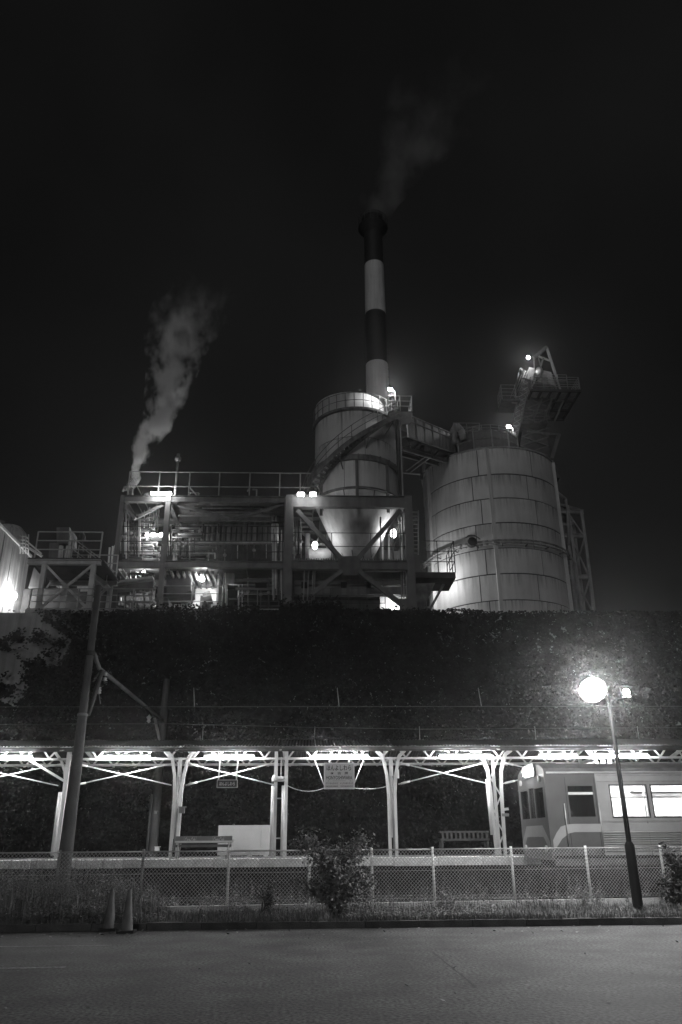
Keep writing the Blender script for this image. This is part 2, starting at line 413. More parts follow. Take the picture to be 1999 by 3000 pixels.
while cnt < 34000:                 # old leaves and stems close against the concrete
    x = random.uniform(-19.5, 20.5); z = random.uniform(.2, WZ-.08); cv = ivy_cover(x, z)
    if cv < .44 or random.random() > cv+.2: continue
    cnt += 1; s = random.uniform(.08, .15); a = random.uniform(0, 6.3); u = Vector((math.cos(a)*s, random.uniform(-.03, 0), math.sin(a)*s)); v = Vector((-math.sin(a)*s*.8, random.uniform(-.03, 0), math.cos(a)*s*.8)); c = Vector((x, WY-.035-random.uniform(0, .02), z))
    b.quad(c-u, c-v, c+u, c+v); tone.append(0)
ivy = b.build('ivy', M_IVY); ivy.data.materials.append(M_IVY2); ivy.data.materials.append(M_IVY3); ivy.data.polygons.foreach_set('material_index', tone); ivy['kind'] = 'stuff'; ivy['label'] = 'dark ivy leaves covering the retaining wall'
# shaggy ivy over the wall top in the middle
b = MB()
for i in range(9000):
    px = random.choice((random.uniform(440, 760), random.uniform(820, 1260), random.uniform(820, 1040), random.uniform(1000, 1999)))
    top = 24 if 440 < px < 760 else (34 if 820 < px < 1000 else (14 if px < 1260 else 4))
    py = 1803-abs(random.gauss(0, top*.55)); c = P(px, py, WY+random.uniform(-.2, .9)); s = random.uniform(.04, .09)
    u = Vector((random.gauss(0, 1), random.gauss(0, 1), random.gauss(0, 1))).normalized()*s; v = u.cross(Vector((random.gauss(0, 1), -1, random.gauss(0, 1)))).normalized()*s*.6
    b.quad(c-u, c+v, c+u, c-v)
o = b.build('ivy', M_IVY); o['kind'] = 'stuff'; o['label'] = 'shaggy ivy growing over the top of the retaining wall'
# mill yard behind the wall
FZ = 9.5
struct(MB().quad((-120, WY+.6, FZ), (120, WY+.6, FZ), (120, 125, FZ), (-120, 125, FZ)).build('mill_yard', M_CONC))

# ------------------------------------------------------------------ chimney
CY = 70.0
cb = P(1106, 1150, CY); ct = P(1093, 640, CY); CX = (cb.x+ct.x)/2; CT = ct.z
ch = thing('chimney', 'tall banded dark and white smokestack behind the hopper silo', 'chimney', (CX, CY, FZ))
def crad(z): return 1.27-(z-40)/(CT-40)*.22
zb = [P(1100, y, CY-1.2).z for y in (1052, 903, 758)]
zs = [FZ]+zb+[CT]
for i in range(4):
    part(ch, 'stack_section', M_STRIPE_W if i % 2 == 0 else M_STRIPE_D, lambda b: b.lathe((CX, CY), [(crad(zs[i])+.0, zs[i]), (crad(zs[i+1]), zs[i+1])], 40), True)
pz = P(1093, 690, CY).z
def gallery(b):
    b.lathe((CX, CY), [(crad(pz), pz), (1.75, pz+1.0), (1.75, pz+1.12), (crad(pz), pz+1.12)], 28)
part(ch, 'platform', M_STRIPE_D, gallery)
part(ch, 'railing', M_DARK, lambda b: [b.lathe((CX, CY), [(1.72, pz+1.12+dz), (1.75, pz+1.18+dz)], 28) for dz in (.35, .7, 1.05)])
for i in range(14):
    a = i*2*math.pi/14; c = (CX+1.73*math.cos(a), CY+1.73*math.sin(a), pz+1.1)
    ptube(ch, 'railing_post', M_STEEL, [c, (c[0], c[1], pz+2.25)], .035, 5)
part(ch, 'rim', M_STEEL, lambda b: b.lathe((CX, CY), [(crad(CT), CT-.3), (crad(CT)+.22, CT-.15), (crad(CT)+.22, CT+.25), (crad(CT)-.1, CT+.25), (crad(CT)-.1, CT-3)], 32))
part(ch, 'ladder', M_DARK, lambda b: [b.beam((CX+1.05, CY-1.1, FZ+i*1.0), (CX+1.35, CY-.85, FZ+i*1.0), .05) for i in range(12, 60)])

# ------------------------------------------------------------------ storage tank of lapped plates
TY, TR = 57.0, 5.4; TX = 12.05
TX = (P(1418, 1388, TY).x + P(1478, 1795, TY).x)/2
tk = thing('storage_tank', 'wide pale cylindrical storage tank of riveted plates with rust streaks', 'tank', (TX, TY, FZ))
TZT = 28.95
part(tk, 'shell', M_TSEAM, lambda b: b.lathe((TX, TY), [(TR-.07, FZ), (TR-.07, TZT-.02)], 72), True)
levels = [TZT, 26.72, 24.75, 22.77, 20.8, 18.85, 16.9, 14.95, 13.0, 11.0, FZ]
for r in range(len(levels)-1):
    z1, z0 = levels[r], levels[r+1]
    off = R(249 if r % 2 == 0 else 243)
    for j in range(8):
        a0 = 2*math.pi*j/8+off; a1 = a0+2*math.pi/8-.012
        am = (a0+a1)/2
        if math.sin(am) > .55: continue
        MB().arcplate((TX, TY), TR-.02*(r % 2), a0, a1, z0+.085, z1, .035, 7).build('plate', M_TANK, tk, False)
part(tk, 'shell_back', M_TANK, lambda b: b.lathe((TX, TY), [(TR-.02, FZ), (TR-.02, TZT)], 40, R(20), R(160)), True)
part(tk, 'top_rim', M_STEELL, lambda b: b.lathe((TX, TY), [(TR-.1, TZT), (TR+.1, TZT), (TR+.1, TZT+.12), (TR-.3, TZT+.12), (.5, TZT+.9)], 72))
for ang in (196, 257, 326):            # upright channels on the shell
    a = R(ang); c = Vector((TX+(TR+.06)*math.cos(a), TY+(TR+.06)*math.sin(a), 0))
    pbeam(tk, 'stiffener', M_TANK, c+Vector((0, 0, FZ)), c+Vector((0, 0, TZT-.02)), .26, .14)
for zz, rr in ((21.35, .075), (21.1, .06)):        # ring pipes round the shell
    pts = [(TX+(TR+.28)*math.cos(R(a)), TY+(TR+.28)*math.sin(R(a)), zz+(0 if a > 195 else 0)) for a in range(180, 338, 4)]
    ptube(tk, 'ring_pipe', M_STEELL, pts, rr, 8)
for ang in range(190, 336, 18):
    a = R(ang); pbeam(tk, 'pipe_bracket', M_STEEL, (TX+TR*math.cos(a), TY+TR*math.sin(a), 21.0), (TX+(TR+.4)*math.cos(a), TY+(TR+.4)*math.sin(a), 21.0), .07)
a = R(338); ptube(tk, 'drain_pipe', M_STEELL, [(TX+(TR+.28)*math.cos(a), TY+(TR+.28)*math.sin(a), 21.3), (TX+(TR+.6)*math.cos(a), TY+(TR+.6)*math.sin(a), 20.8), (TX+(TR+.6)*math.cos(a), TY+(TR+.6)*math.sin(a), FZ)], .1)
# hatch with shade on the front
c = P(1383, 1589, TY-5.3); part(tk, 'hatch', M_DARK, lambda b: b.tube(c+Vector((0, .25, 0)), c-Vector((0, .22, 0)), .34, 14))
part(tk, 'hatch_hood', M_STEEL, lambda b: b.lathe((c.x, c.y), [(.62, c.z+.2), (.3, c.z+.5), (.05, c.z+.55)], 12, R(180), R(360)))
# roof drum on the tank
dc = Vector((P(1420, 1290, TY-2).x, TY-1.6, TZT)); DR = 2.75
part(tk, 'roof_drum', M_STEEL, lambda b: b.lathe((dc.x, dc.y), [(DR, TZT), (DR, TZT+2.15), (DR-.15, TZT+2.2), (.4, TZT+2.6)], 12))
for i in range(12):
    a = R(i*30); 
    if math.sin(a) < .4: pbeam(tk, 'drum_rib', M_STEELL, (dc.x+(DR+.04)*math.cos(a), dc.y+(DR+.04)*math.sin(a), TZT+.1), (dc.x+(DR+.04)*math.cos(a), dc.y+(DR+.04)*math.sin(a), TZT+2.2), .09)
for zz in (.75, 1.5, 2.15): part(tk, 'drum_band', M_RUSTY, lambda b: b.lathe((dc.x, dc.y), [(DR+.01, TZT+zz-.05), (DR+.07, TZT+zz-.05), (DR+.07, TZT+zz+.05), (DR+.01, TZT+zz+.05)], 12))
railing(tk, [(dc.x+(DR-.1)*math.cos(R(a)), dc.y+(DR-.1)*math.sin(R(a)), TZT+2.2) for a in range(225, 350, 15)], .5, 2, .025, .8)
e0 = P(1330, 1243, TY-3.5); e1 = P(1408, 1262, TY-3.5); zf = TZT+2.2
f0 = Vector((e0.x, TY-3.4, zf)); f1 = Vector((e1.x, TY-3.4, zf)); f2 = Vector((e1.x+.3, TY-1.2, zf)); f3 = Vector((e0.x+.2, TY-1.2, zf))
part(tk, 'landing', M_STEEL, lambda b: b.box((f0.x-.1, f0.y-.1, zf-.08), (f1.x+.35, f2.y+.1, zf)))
railing(tk, [f0, f1, f2, f3, f0], 1.1, 3, .03, 1.0)
part(tk, 'inlet_duct', M_STEELL, lambda b: (b.path([P(1332, 1300, 53.5), P(1328, 1265, 53.5), P(1338, 1246, 53.5), P(1352, 1262, 53.5), P(1358, 1290, 53.5)], .28, 8)), True)

# ------------------------------------------------------------------ hopper silo with winding stair
SY, SR = 44.0, 2.62; SX = P(1041, 1260, SY).x
sl = thing('hopper_silo', 'grey cone-bottomed silo with a stair winding round it', 'silo', (SX, SY, FZ))
Z0, Z1, ZB, ZM, ZC = 20.7, 26.15, 22.6, 24.2, P(1040, 1662, SY).z
part(sl, 'shell', M_TSEAM, lambda b: b.lathe((SX, SY), [(SR-.05, Z0), (SR-.05, Z1)], 48), True)
for r, (za, zc) in enumerate(((Z0, ZB), (ZB, ZM), (ZM, Z1))):
    for j in range(6):
        a0 = 2*math.pi*j/6+.5*r+.2; am = a0+math.pi/6
        MB().arcplate((SX, SY), SR-.008*r, a0, a0+2*math.pi/6-.014, za+.05, zc, .03, 9).build('plate', M_TANK, sl)
part(sl, 'girth_band', M_RUSTY, lambda b: b.lathe((SX, SY), [(SR, ZB-.02), (SR+.14, ZB), (SR+.14, ZB+.34), (SR, ZB+.36)], 48))
for i in range(24):
    a = R(i*15); 
    if math.sin(a) < .3: pbeam(sl, 'band_bracket', M_STEEL, (SX+(SR+.16)*math.cos(a), SY+(SR+.16)*math.sin(a), ZB+.0), (SX+(SR+.16)*math.cos(a), SY+(SR+.16)*math.sin(a), ZB+.36), .05)
part(sl, 'lower_rim', M_RUSTY, lambda b: b.lathe((SX, SY), [(SR, Z0), (SR+.1, Z0), (SR+.1, Z0+.12), (SR, Z0+.12)], 48))
part(sl, 'top_rim', M_RUSTY, lambda b: b.lathe((SX, SY), [(SR, Z1-.1), (SR+.16, Z1-.06), (SR+.16, Z1+.1), (SR-.3, Z1+.1), (.2, Z1+.3)], 48))
M_CONEP = mat('hopper_plate', .55, .55, var=.15, scale=.9, streak=.25, fine=.08)
part(sl, 'hopper_cone', M_CONEP, lambda b: b.lathe((SX, SY), [(SR-.03, Z0), (1.62, 18.45), (.66, ZC), (.4, ZC-.05)], 48), True)
for ang in (205, 250, 292, 335):
    a = R(ang); pbeam(sl, 'cone_seam', M_STEEL, (SX+(SR-.02)*math.cos(a), SY+(SR-.02)*math.sin(a), Z0), (SX+.69*math.cos(a), SY+.69*math.sin(a), ZC), .06, .03)
for ang in (214, 268, 312, 345):
    a = R(ang); pbeam(sl, 'support_leg', M_STEEL, (SX+(SR+.05)*math.cos(a), SY+(SR+.05)*math.sin(a), 19.4), (SX+(SR+.05)*math.cos(a), SY+(SR+.05)*math.sin(a), ZB), .18, .12)
LX = SX-.35; LR = 2.28
part(sl, 'roof_collar', M_TANK, lambda b: b.lathe((LX, SY), [(LR, Z1+.1), (LR, Z1+1.45), (LR-.08, Z1+1.5), (.3, Z1+1.75)], 40), True)
railing(sl, [(SX+(SR+.1)*math.cos(R(a)), SY+(SR+.1)*math.sin(R(a)), Z1+.1) for a in range(170, 345, 12)], 1.05, 2, .024, .9, M_STEEL)
ptube(sl, 'vent_dome', M_WPAINT, [P(1080, 1203, 42.5), P(1092, 1203, 42.5)], .28, 10)
# winding stair: rises from the left flank over the front to the right of the top
A0, A1 = 168, 322; ns = 34; ri, ro = SR+.12, SR+.85; SZ0, SZ1 = 19.4, 26.1
def sp(t, r, dz=0):
    a = R(A0+(A1-A0)*t); return Vector((SX+r*math.cos(a), SY+r*math.sin(a), SZ0+(SZ1-SZ0)*t+dz))
for rr in (ri, ro):
    b = MB()
    for i in range(ns): b.beam(sp(i/ns, rr, -.05), sp((i+1)/ns, rr, -.05), .05, .3)
    b.build('stringer', M_RUSTY, sl)
for i in range(ns):
    t = (i+.5)/ns; a = sp(t, ri); c = sp(t, ro); a.z = c.z
    MB().beam(a, c, .24, .035, up=(0, 0, 1)).build('tread', M_STEEL, sl)
for hh in (1.0, .55):
    b = MB()
    for i in range(ns): b.tube(sp(i/ns, ro, hh), sp((i+1)/ns, ro, hh), .022, 5)
    b.build('handrail', M_STEEL, sl)
for i in range(0, ns+1, 3): ptube(sl, 'handrail_post', M_STEEL, [sp(i/ns, ro), sp(i/ns, ro, 1.0)], .022, 5)
for i in range(4, ns, 7): pbeam(sl, 'stair_bracket', M_RUSTY, sp(i/ns, SR, -.9), sp(i/ns, ro, -.15), .06)
pt = sp(1, (ri+ro)/2)
part(sl, 'landing', M_STEEL, lambda b: b.box((pt.x-.5, pt.y-.6, pt.z-.1), (pt.x+1.0, pt.y+.9, pt.z)))
railing(sl, [(pt.x-.5, pt.y-.6, pt.z), (pt.x+1.0, pt.y-.6, pt.z), (pt.x+1.0, pt.y+.9, pt.z)], 1.1, 3, .024, .8, M_STEELL)
c0 = P(1163, 1230, 41.6); ptube(sl, 'riser_pipe', M_DARK, [c0, Vector((c0.x, c0.y, 19.0))], .09)
ptube(sl, 'riser_pipe', M_STEELL, [c0+Vector((.2, .1, 0)), Vector((c0.x+.2, c0.y+.1, 19.0))], .05)

# ------------------------------------------------------------------ steel frame under the silo
rng0 = random.Random(21)
fr = thing('silo_frame', 'heavy braced steel frame carrying the cone-bottomed silo', 'steel frame', (SX, 40, FZ))
F0 = 40.0; F1 = 47.5
xl = P(846, 1640, F0).x; xr = P(1203, 1640, F0).x
zt = P(1000, 1471, F0).z; zm = P(1000, 1657, F0).z
for x in (xl, xr):
    for y in (F0, F1): pibeam(fr, 'column', M_STEEL, (x, y, FZ), (x, y, zt+.35), .42, .42)
for y in (F0, F1):
    pibeam(fr, 'girder', M_STEEL, (xl, y, zt), (xr, y, zt), .3, .72)
    pibeam(fr, 'girder', M_STEEL, (xl, y, zm), (xr, y, zm), .3, .5)
for x in (xl, xr):
    pibeam(fr, 'girder', M_STEEL, (x, F0, zt), (x, F1, zt), .3, .6); pibeam(fr, 'girder', M_STEEL, (x, F0, zm), (x, F1, zm), .3, .5)
for (a, b_) in (((872, 1497), (1003, 1640)), ((1172, 1497), (1046, 1640)), ((1003, 1672), (912, 1742)), ((1050, 1672), (1185, 1778))):
    pbeam(fr, 'brace', M_STEEL, P(*a, F0-.05), P(*b_, F0-.05), .24, .24)
part(fr, 'gusset_plate', M_STEEL, lambda b: b.prism(P(1025, 1656, F0-.24), P(1025, 1656, F0-.2), [(-.6,.3),(-.35,.5),(.35,.5),(.6,.3),(.6,-.3),(.4,-.55),(-.4,-.55),(-.6,-.3)]))
part(fr, 'gusset_plate', M_STEEL, lambda b: b.box(P(1172, 1790, F0-.2), P(1212, 1755, F0-.12)))
part(fr, 'grating', M_DARK, lambda b: b.box((xl, F0, zm+.26), (xr, F1, zm+.32)))
b = MB()
for i in range(46): b.box((xl+.3+i*(xr-xl-.6)/46, F0-.12, zm+.25), (xl+.36+i*(xr-xl-.6)/46, F0+.02, zm+.37))
b.build('grating_edge', M_RUSTY, fr)
zr = zm+.32
railing(fr, [(xl+.2, F0-.02, zr), (xr, F0-.02, zr)], 1.6, 2, .02, 1.9, M_DARK)
railing(fr, [(xl, F1-1, zr), (xr, F1-1, zr)], 1.1, 3, .025, 1.2, M_STEELL)
for px in (893, 905, 918, 924): ptube(fr, 'downpipe', M_STEELL, [P(px, 1668, F0+.3), P(px-4, 1760, F0+.3)], .035)
for px in (1172, 1179, 1187): ptube(fr, 'downpipe', M_STEELL, [P(px, 1500, F0+.4), P(px+3, 1650, F0+.4), P(px+5, 1755, F0+.4), P(px-8, 1765, F0+.4)], .04)
for px in (1115, 1150): ptube(fr, 'downpipe', M_STEELL, [P(px, 1515, F0+2), P(px+2, 1640, F0+2)], .05)
# lower storey: ducts and a slatted back wall
for j, (y0, y1) in enumerate(((1680, 1700), (1704, 1716), (1722, 1745))):
    pbeam(fr, 'cross_duct', M_STEEL if j != 2 else M_CLAD, P(862, (y0+y1)/2, 41.3), P(1195, (y0+y1)/2, 41.3), .5, P(1000, y0, 41.3).z-P(1000, y1, 41.3).z)
for px in (892, 1008, 1078):
    part(fr, 'louvre', M_BLACK, lambda b: b.box(P(px-9, 1723, 40.95), P(px+9, 1706, 41.0)))
part(fr, 'pale_panel', M_WPAINT, lambda b: b.box(P(1115, 1800, 43.3), P(1192, 1745, 43.4)))
for i in range(7): pbeam(fr, 'low_duct', M_STEELL if i % 2 else M_GALV, P(880+rng0.uniform(0, 30), 1764+i*5, 42.6), P(985+rng0.uniform(-20, 20), 1764+i*5, 42.6), .1, .06)
railing(fr, [P(915, 1790, 40.6), P(1130, 1790, 40.6)], 1.3, 3, .02, 1.0, M_STEEL)
part(fr, 'back_wall', M_CLAD, lambda b: b.box((xl, 46.0, FZ), (xr-.2, 46.2, zm-.2)))
bulb_low = P(935, 1775, 41.8)
# equipment lit behind the cone
eq = P(925, 1632, 45.5); part(fr, 'pipe_drum', M_WPAINT, lambda b: b.tube(P(905, 1625, 45.0), P(975, 1625, 45.0), .42, 14), True)
for px, r in ((902, .16), (990, .1), (960, .08), (1120, .09), (1140, .06), (1178, .05)):
    ptube(fr, 'process_pipe', M_WPAINT, [P(px, 1640, 45.8), P(px, 1565, 45.8)], r)
ptube(fr, 'process_pipe', M_STEELL, [P(865, 1545, 46), P(930, 1595, 46), P(1010, 1600, 46)], .1)
part(fr, 'back_panel', M_STEELL, lambda b: b.box(P(935, 1640, 47.2), P(1090, 1500, 47.3)))
part(fr, 'back_panel', M_STEELL, lambda b: b.box(P(1095, 1640, 47.2), P(1190, 1520, 47.3)))
for px in (965, 1010, 1060, 1105): pibeam(fr, 'back_column', M_STEEL, P(px, 1650, 46.9), P(px, 1490, 46.9), .2, .2)
for py in (1520, 1560, 1604): pbeam(fr, 'back_beam', M_STEEL, P(860, py, 46.8), P(1195, py, 46.8), .16, .2)
# inspection ladder tower beside the column
for i in range(11): pbeam(fr, 'ladder_rung', M_STEELL, P(1206, 1500+i*12, 43), P(1226, 1500+i*12, 43), .04)
for px in (1206, 1226): ptube(fr, 'ladder_rail', M_STEELL, [P(px, 1495, 43), P(px, 1625, 43)], .04, 5)
# side balcony towards the tank
bz = P(1270, 1700, 43).z; bx0 = xr+.2; bx1 = P(1322, 1700, 43).x
part(fr, 'balcony_floor', M_DARK, lambda b: b.box((bx0, 41.5, bz-.35), (bx1, 44.0, bz)))
railing(fr, [(bx0+.6, 41.5, bz), (bx1, 41.5, bz), (bx1, 44.0, bz)], 1.9, 3, .025, .9, M_DARK)
for px in (1225, 1255): pbeam(fr, 'balcony_strut', M_STEEL, P(px, 1795, 42), P(px+45, 1712, 42), .14)
part(fr, 'balcony_hopper', M_RUSTY, lambda b: b.prism(P(1235, 1735, 41.7), P(1235, 1735, 43.6), [(-.7,.5),(.8,.5),(.1,-.9),(-.5,-.9)]))
for i in range(5): pbeam(fr, 'balcony_grille', M_STEELL, P(1225+i*9, 1745, 43), P(1222+i*9, 1780, 43), .04)
pbeam(fr, 'balcony_beam', M_STEELL, P(1215, 1782, 42.5), P(1262, 1782, 42.5), .12, .2)

# ------------------------------------------------------------------ conveyor gallery silo -> tank
cg = thing('conveyor_gallery', 'enclosed conveyor gallery bridging from the silo top to the tank top', 'conveyor', P(1250, 1290, 47))
GA, GB = P(1160, 1258, 44.5), P(1340, 1322, 57.5)
gz = (GA.z+GB.z)/2
d = (GB-GA); d.z = 0; d.normalize(); sd = Vector((d.y, -d.x, 0))
def gp(t, s, z): q = GA.lerp(GB, t); return q+sd*s+Vector((0, 0, z))
npan = 8
for i in range(npan):
    t0 = i/npan+.004; t1 = (i+1)/npan-.004
    MB().prism(gp(t0, .75, .1), gp(t1, .75, .1), [(-.03,-.75),(.03,-.75),(.03,.75),(-.03,.75)]).build('side_panel', M_STEELL, cg)
    MB().beam(gp(t0, 0, -.7), gp(t1, 0, -.7), 1.44, .1).build('floor_panel', M_DARK, cg)
for z in (.95, .5, -.75): ptube(cg, 'chord', M_STEELL, [gp(0, .82, z), gp(1, .82, z)], .05, 6)
for i in range(npan+1): pbeam(cg, 'side_post', M_STEELL, gp(i/npan, .82, -.8), gp(i/npan, .82, 1.0), .06)
pibeam(cg, 'support_beam', M_STEEL, gp(0, .4, -1.5), gp(1, .4, -1.5), .2, .3)
pibeam(cg, 'support_beam', M_STEEL, gp(0, -.5, -1.5), gp(1, -.5, -1.5), .2, .3)
for i in range(6): pbeam(cg, 'underframe_strut', M_RUSTY, gp(.05+i*.16, .5, -.8), gp(.05+i*.16+.08*(-1)**i, .4, -1.45), .08)
part(cg, 'roof', M_STEEL, lambda b: b.beam(gp(0, -.3, .9), gp(1, -.3, .9), 1.9, .06))
px0 = P(1233, 1310, 49.5)
for yy in (48.8, 50.0): pibeam(cg, 'trestle_leg', M_STEEL, (px0.x, yy, P(1233, 1396, 49.5).z), (px0.x, yy, px0.z+1.3), .25, .25)
pbeam(cg, 'trestle_brace', M_STEELL, P(1180, 1385, 47), P(1232, 1390, 47), .08); pbeam(cg, 'trestle_brace', M_STEELL, P(1190, 1380, 47), P(1245, 1340, 47), .06)
pbeam(cg, 'trestle_brace', M_STEELL, P(1200, 1386, 47), P(1262, 1340, 47), .06)

# ------------------------------------------------------------------ inclined bucket elevator with head platform
EY = 60.0
el = thing('bucket_elevator', 'dark inclined bucket elevator with railed head platform above the tank', 'elevator', P(1530, 1400, EY))
def quadbox(b, pts, y0, y1):          # outline in picture order at depth y0, extruded back to y1
    f = [P(px, py, y0) for px, py in pts]; k = [Vector((p.x, y1, p.z)) for p in f]; n = len(f); s0 = len(b.v)
    b.v += [tuple(p) for p in f]+[tuple(p) for p in k]; b.f.append(tuple(range(s0, s0+n))); b.f.append(tuple(s0+n+i for i in reversed(range(n))))
    for i in range(n):
        j = (i+1) % n; b.f.append((s0+i, s0+n+i, s0+n+j, s0+j))
part(el, 'casing', M_DARK, lambda b: quadbox(b, [(1508, 1400), (1552, 1135), (1622, 1150), (1598, 1270), (1642, 1400)], EY, EY+2.6))
part(el, 'casing_side', M_STEEL, lambda b: quadbox(b, [(1492, 1290), (1538, 1085), (1560, 1090), (1516, 1290)], EY-.5, EY+.4))
for i in range(13):                                   # lattice on the sloping side
    t0 = i/13; t1 = (i+1)/13
    a = Vector((1490+t0*46, 1290-t0*205)); c = Vector((1514+t1*46, 1290-t1*205))
    pbeam(el, 'lattice_bar', M_STEELL, P(a.x, a.y, EY-.56), P(c.x, c.y, EY-.56), .05); pbeam(el, 'lattice_bar', M_STEELL, P(a.x+24, a.y, EY-.56), P(c.x-24, c.y, EY-.56), .05)
for dx in (0, 24): pbeam(el, 'casing_edge', M_STEEL, P(1490+dx, 1290, EY-.55), P(1536+dx, 1085, EY-.55), .1)
pbeam(el, 'back_strut', M_STEEL, P(1616, 1345, EY), P(1638, 1272, EY), .3); pbeam(el, 'back_strut', M_STEEL, P(1545, 1265, EY), P(1638, 1275, EY), .2)
# head platform: plated floor carried on ribs
hz = P(1600, 1165, EY).z
hx0 = P(1545, 1150, EY).x; hx1 = P(1672, 1165, EY+1).x; hy0 = EY-1.5; hy1 = EY+3.6
nx, ny = 5, 3
for i in range(nx):
    for j in range(ny):
        MB().box((hx0+(hx1-hx0)*i/nx+.05, hy0+(hy1-hy0)*j/ny+.05, hz-.05), (hx0+(hx1-hx0)*(i+1)/nx-.05, hy0+(hy1-hy0)*(j+1)/ny-.05, hz)).build('floor_plate', M_STEELL, el)
for i in range(nx+1): x = hx0+(hx1-hx0)*i/nx; pibeam(el, 'floor_joist', M_DARK, (x, hy0, hz-.17), (x, hy1, hz-.17), .14, .22)
for j in range(ny+1): y = hy0+(hy1-hy0)*j/ny; pibeam(el, 'floor_joist', M_DARK, (hx0-.1, y, hz-.2), (hx1+.1, y, hz-.2), .14, .24)
railing(el, [(hx0, hy1, hz), (hx0, hy0, hz), (hx1, hy0, hz), (hx1, hy1, hz)], 1.25, 5, .03, 1.1)
part(el, 'head_box', M_STEELL, lambda b: quadbox(b, [(1568, 1118), (1580, 1082), (1615, 1090), (1628, 1130)], EY+.2, EY+2.2))
part(el, 'drive_motor', M_GALV, lambda b: b.tube(P(1575, 1100, EY-.4), P(1580, 1085, EY+.3), .35, 12), True)
part(el, 'control_box', M_STEELL, lambda b: quadbox(b, [(1545, 1110), (1550, 1075), (1565, 1078), (1562, 1115)], EY-.8, EY-.2))
for i in range(9):                                    # lattice face of the dark leg
    t0 = i/9; t1 = (i+1)/9; l0 = 1510+t0*44; r0_ = 1600+t0*20; l1 = 1510+t1*44; r1_ = 1600+t1*20; y0_ = 1390-t0*250; y1_ = 1390-t1*250
    pbeam(el, 'leg_lacing', M_STEEL, P(l0, y0_, EY-.08), P(r1_, y1_, EY-.08), .1); pbeam(el, 'leg_lacing', M_STEEL, P(r0_, y0_, EY-.08), P(l1, y1_, EY-.08), .1)
railing(el, [(hx0+1.2, hy0+1.2, hz+1.4), (hx1-.6, hy0+1.2, hz+1.4)], .9, 3, .03, .8)
for px_, py_ in ((1590, 1150), (1618, 1155), (1650, 1162)): pbeam(el, 'tray_strut', M_STEEL, P(px_, py_+14, EY-.6), P(px_-26, py_+75, EY-.05), .12)
for i in range(5): pbeam(el, 'stair_tread', M_STEELL, P(1500+i*7, 1180-i*18, EY-1), P(1516+i*7, 1182-i*18, EY-1), .2, .05)
# hoist A-frame
ap = P(1602, 1018, EY)
for q in ((1565, 1048), ): pbeam(el, 'hoist_beam', M_STEEL, P(*q, EY), ap, .3, .3)
pbeam(el, 'hoist_leg', M_STEELL, ap, P(1627, 1095, EY), .2); pbeam(el, 'hoist_leg', M_STEELL, P(1627, 1095, EY), P(1645, 1150, EY), .14)
pbeam(el, 'hoist_leg', M_STEELL, P(1565, 1045, EY), P(1565, 1125, EY), .12); pbeam(el, 'hoist_tie', M_STEELL, P(1577, 1044, EY), P(1612, 1057, EY), .14)
pbeam(el, 'hoist_brace', M_STEEL, P(1577, 1045, EY), P(1584, 1070, EY), .1); pbeam(el, 'hoist_brace', M_STEEL, P(1592, 1050, EY), P(1572, 1115, EY), .14)
ptube(el, 'ladder_hoop', M_STEELL, [P(1511, 1130, EY-1), P(1520, 1092, EY-1), P(1525, 1078, EY-1), P(1529, 1080, EY-1), P(1530, 1098, EY-1)], .05)
for i in range(4): ptube(el, 'ladder_rail', M_STEELL, [P(1496+i*8, 1165-i*4, EY-.8), P(1522+i*9, 1095-i*4, EY-.8)], .03, 5)
# left balcony
lz = P(1485, 1190, EY).z; q0 = Vector((P(1472, 1190, EY-1).x, EY-1.2, lz)); q1 = Vector((P(1512, 1185, EY-1).x, EY-1.2, lz)); q2 = q0+Vector((.2, 2.2, 0))
part(el, 'balcony_floor', M_STEEL, lambda b: b.box((q0.x, q0.y, lz-.1), (q1.x+.4, q2.y, lz)))
railing(el, [q1, q0, q2], 1.5, 4, .03, 1.1)
# lower service platform with railing
sz = P(1570, 1240, EY-.8).z
s0 = Vector((P(1528, 1236, EY-.8).x, EY-.9, sz)); s1 = Vector((P(1605, 1252, EY-.8).x, EY-.9, sz))
part(el, 'service_platform', M_DARK, lambda b: b.box((s0.x, s0.y, sz-.15), (s1.x, s0.y+1.5, sz)))
railing(el, [s0, s1, s1+Vector((0, 1.5, 0))], 1.3, 4, .03, 1.1, M_STEEL)

# ------------------------------------------------------------------ lattice trestle right of the tank
tr = thing('lattice_trestle', 'tapering steel lattice trestle standing against the tank side', 'trestle', P(1700, 1800, 58))
TY2 = 58.0
L0, L1 = [(1662, 1482), (1680, 1610), (1697, 1800)], [(1703, 1497), (1722, 1640), (1742, 1803)]
dep = 2.2
def leg(pts, dy):
    b = MB()
    for a, c in zip(pts, pts[1:]): b.beam(P(*a, TY2)+Vector((0, dy, 0)), P(*c, TY2)+Vector((0, dy, 0)), .24, .24)
    a = P(*pts[-1], TY2)+Vector((0, dy, 0)); b.beam(a, (a.x+.1, a.y, FZ), .24, .24); b.build('leg', M_STEELL, tr)
for dy in (0, dep): leg(L0, dy); leg(L1, dy)
for (a, c) in (((1662, 1500), (1703, 1500)), ((1668, 1568), (1712, 1572)), ((1677, 1690), (1727, 1695)), ((1663, 1502), (1712, 1572)), ((1672, 1572), (1727, 1692)), ((1682, 1692), (1740, 1800)), ((1712, 1578), (1680, 1690)), ((1727, 1698), (1697, 1798))):
    for dy in (0, dep): pbeam(tr, 'brace', M_STEELL, P(*a, TY2)+Vector((0, dy, 0)), P(*c, TY2)+Vector((0, dy, 0)), .12 if dy == 0 else .08)
for py in (1500, 1570, 1690): pibeam(tr, 'tie_beam', M_STEELL, P(1620, py, TY2), P(1710+(py-1500)*.1, py, TY2), .25, .34)
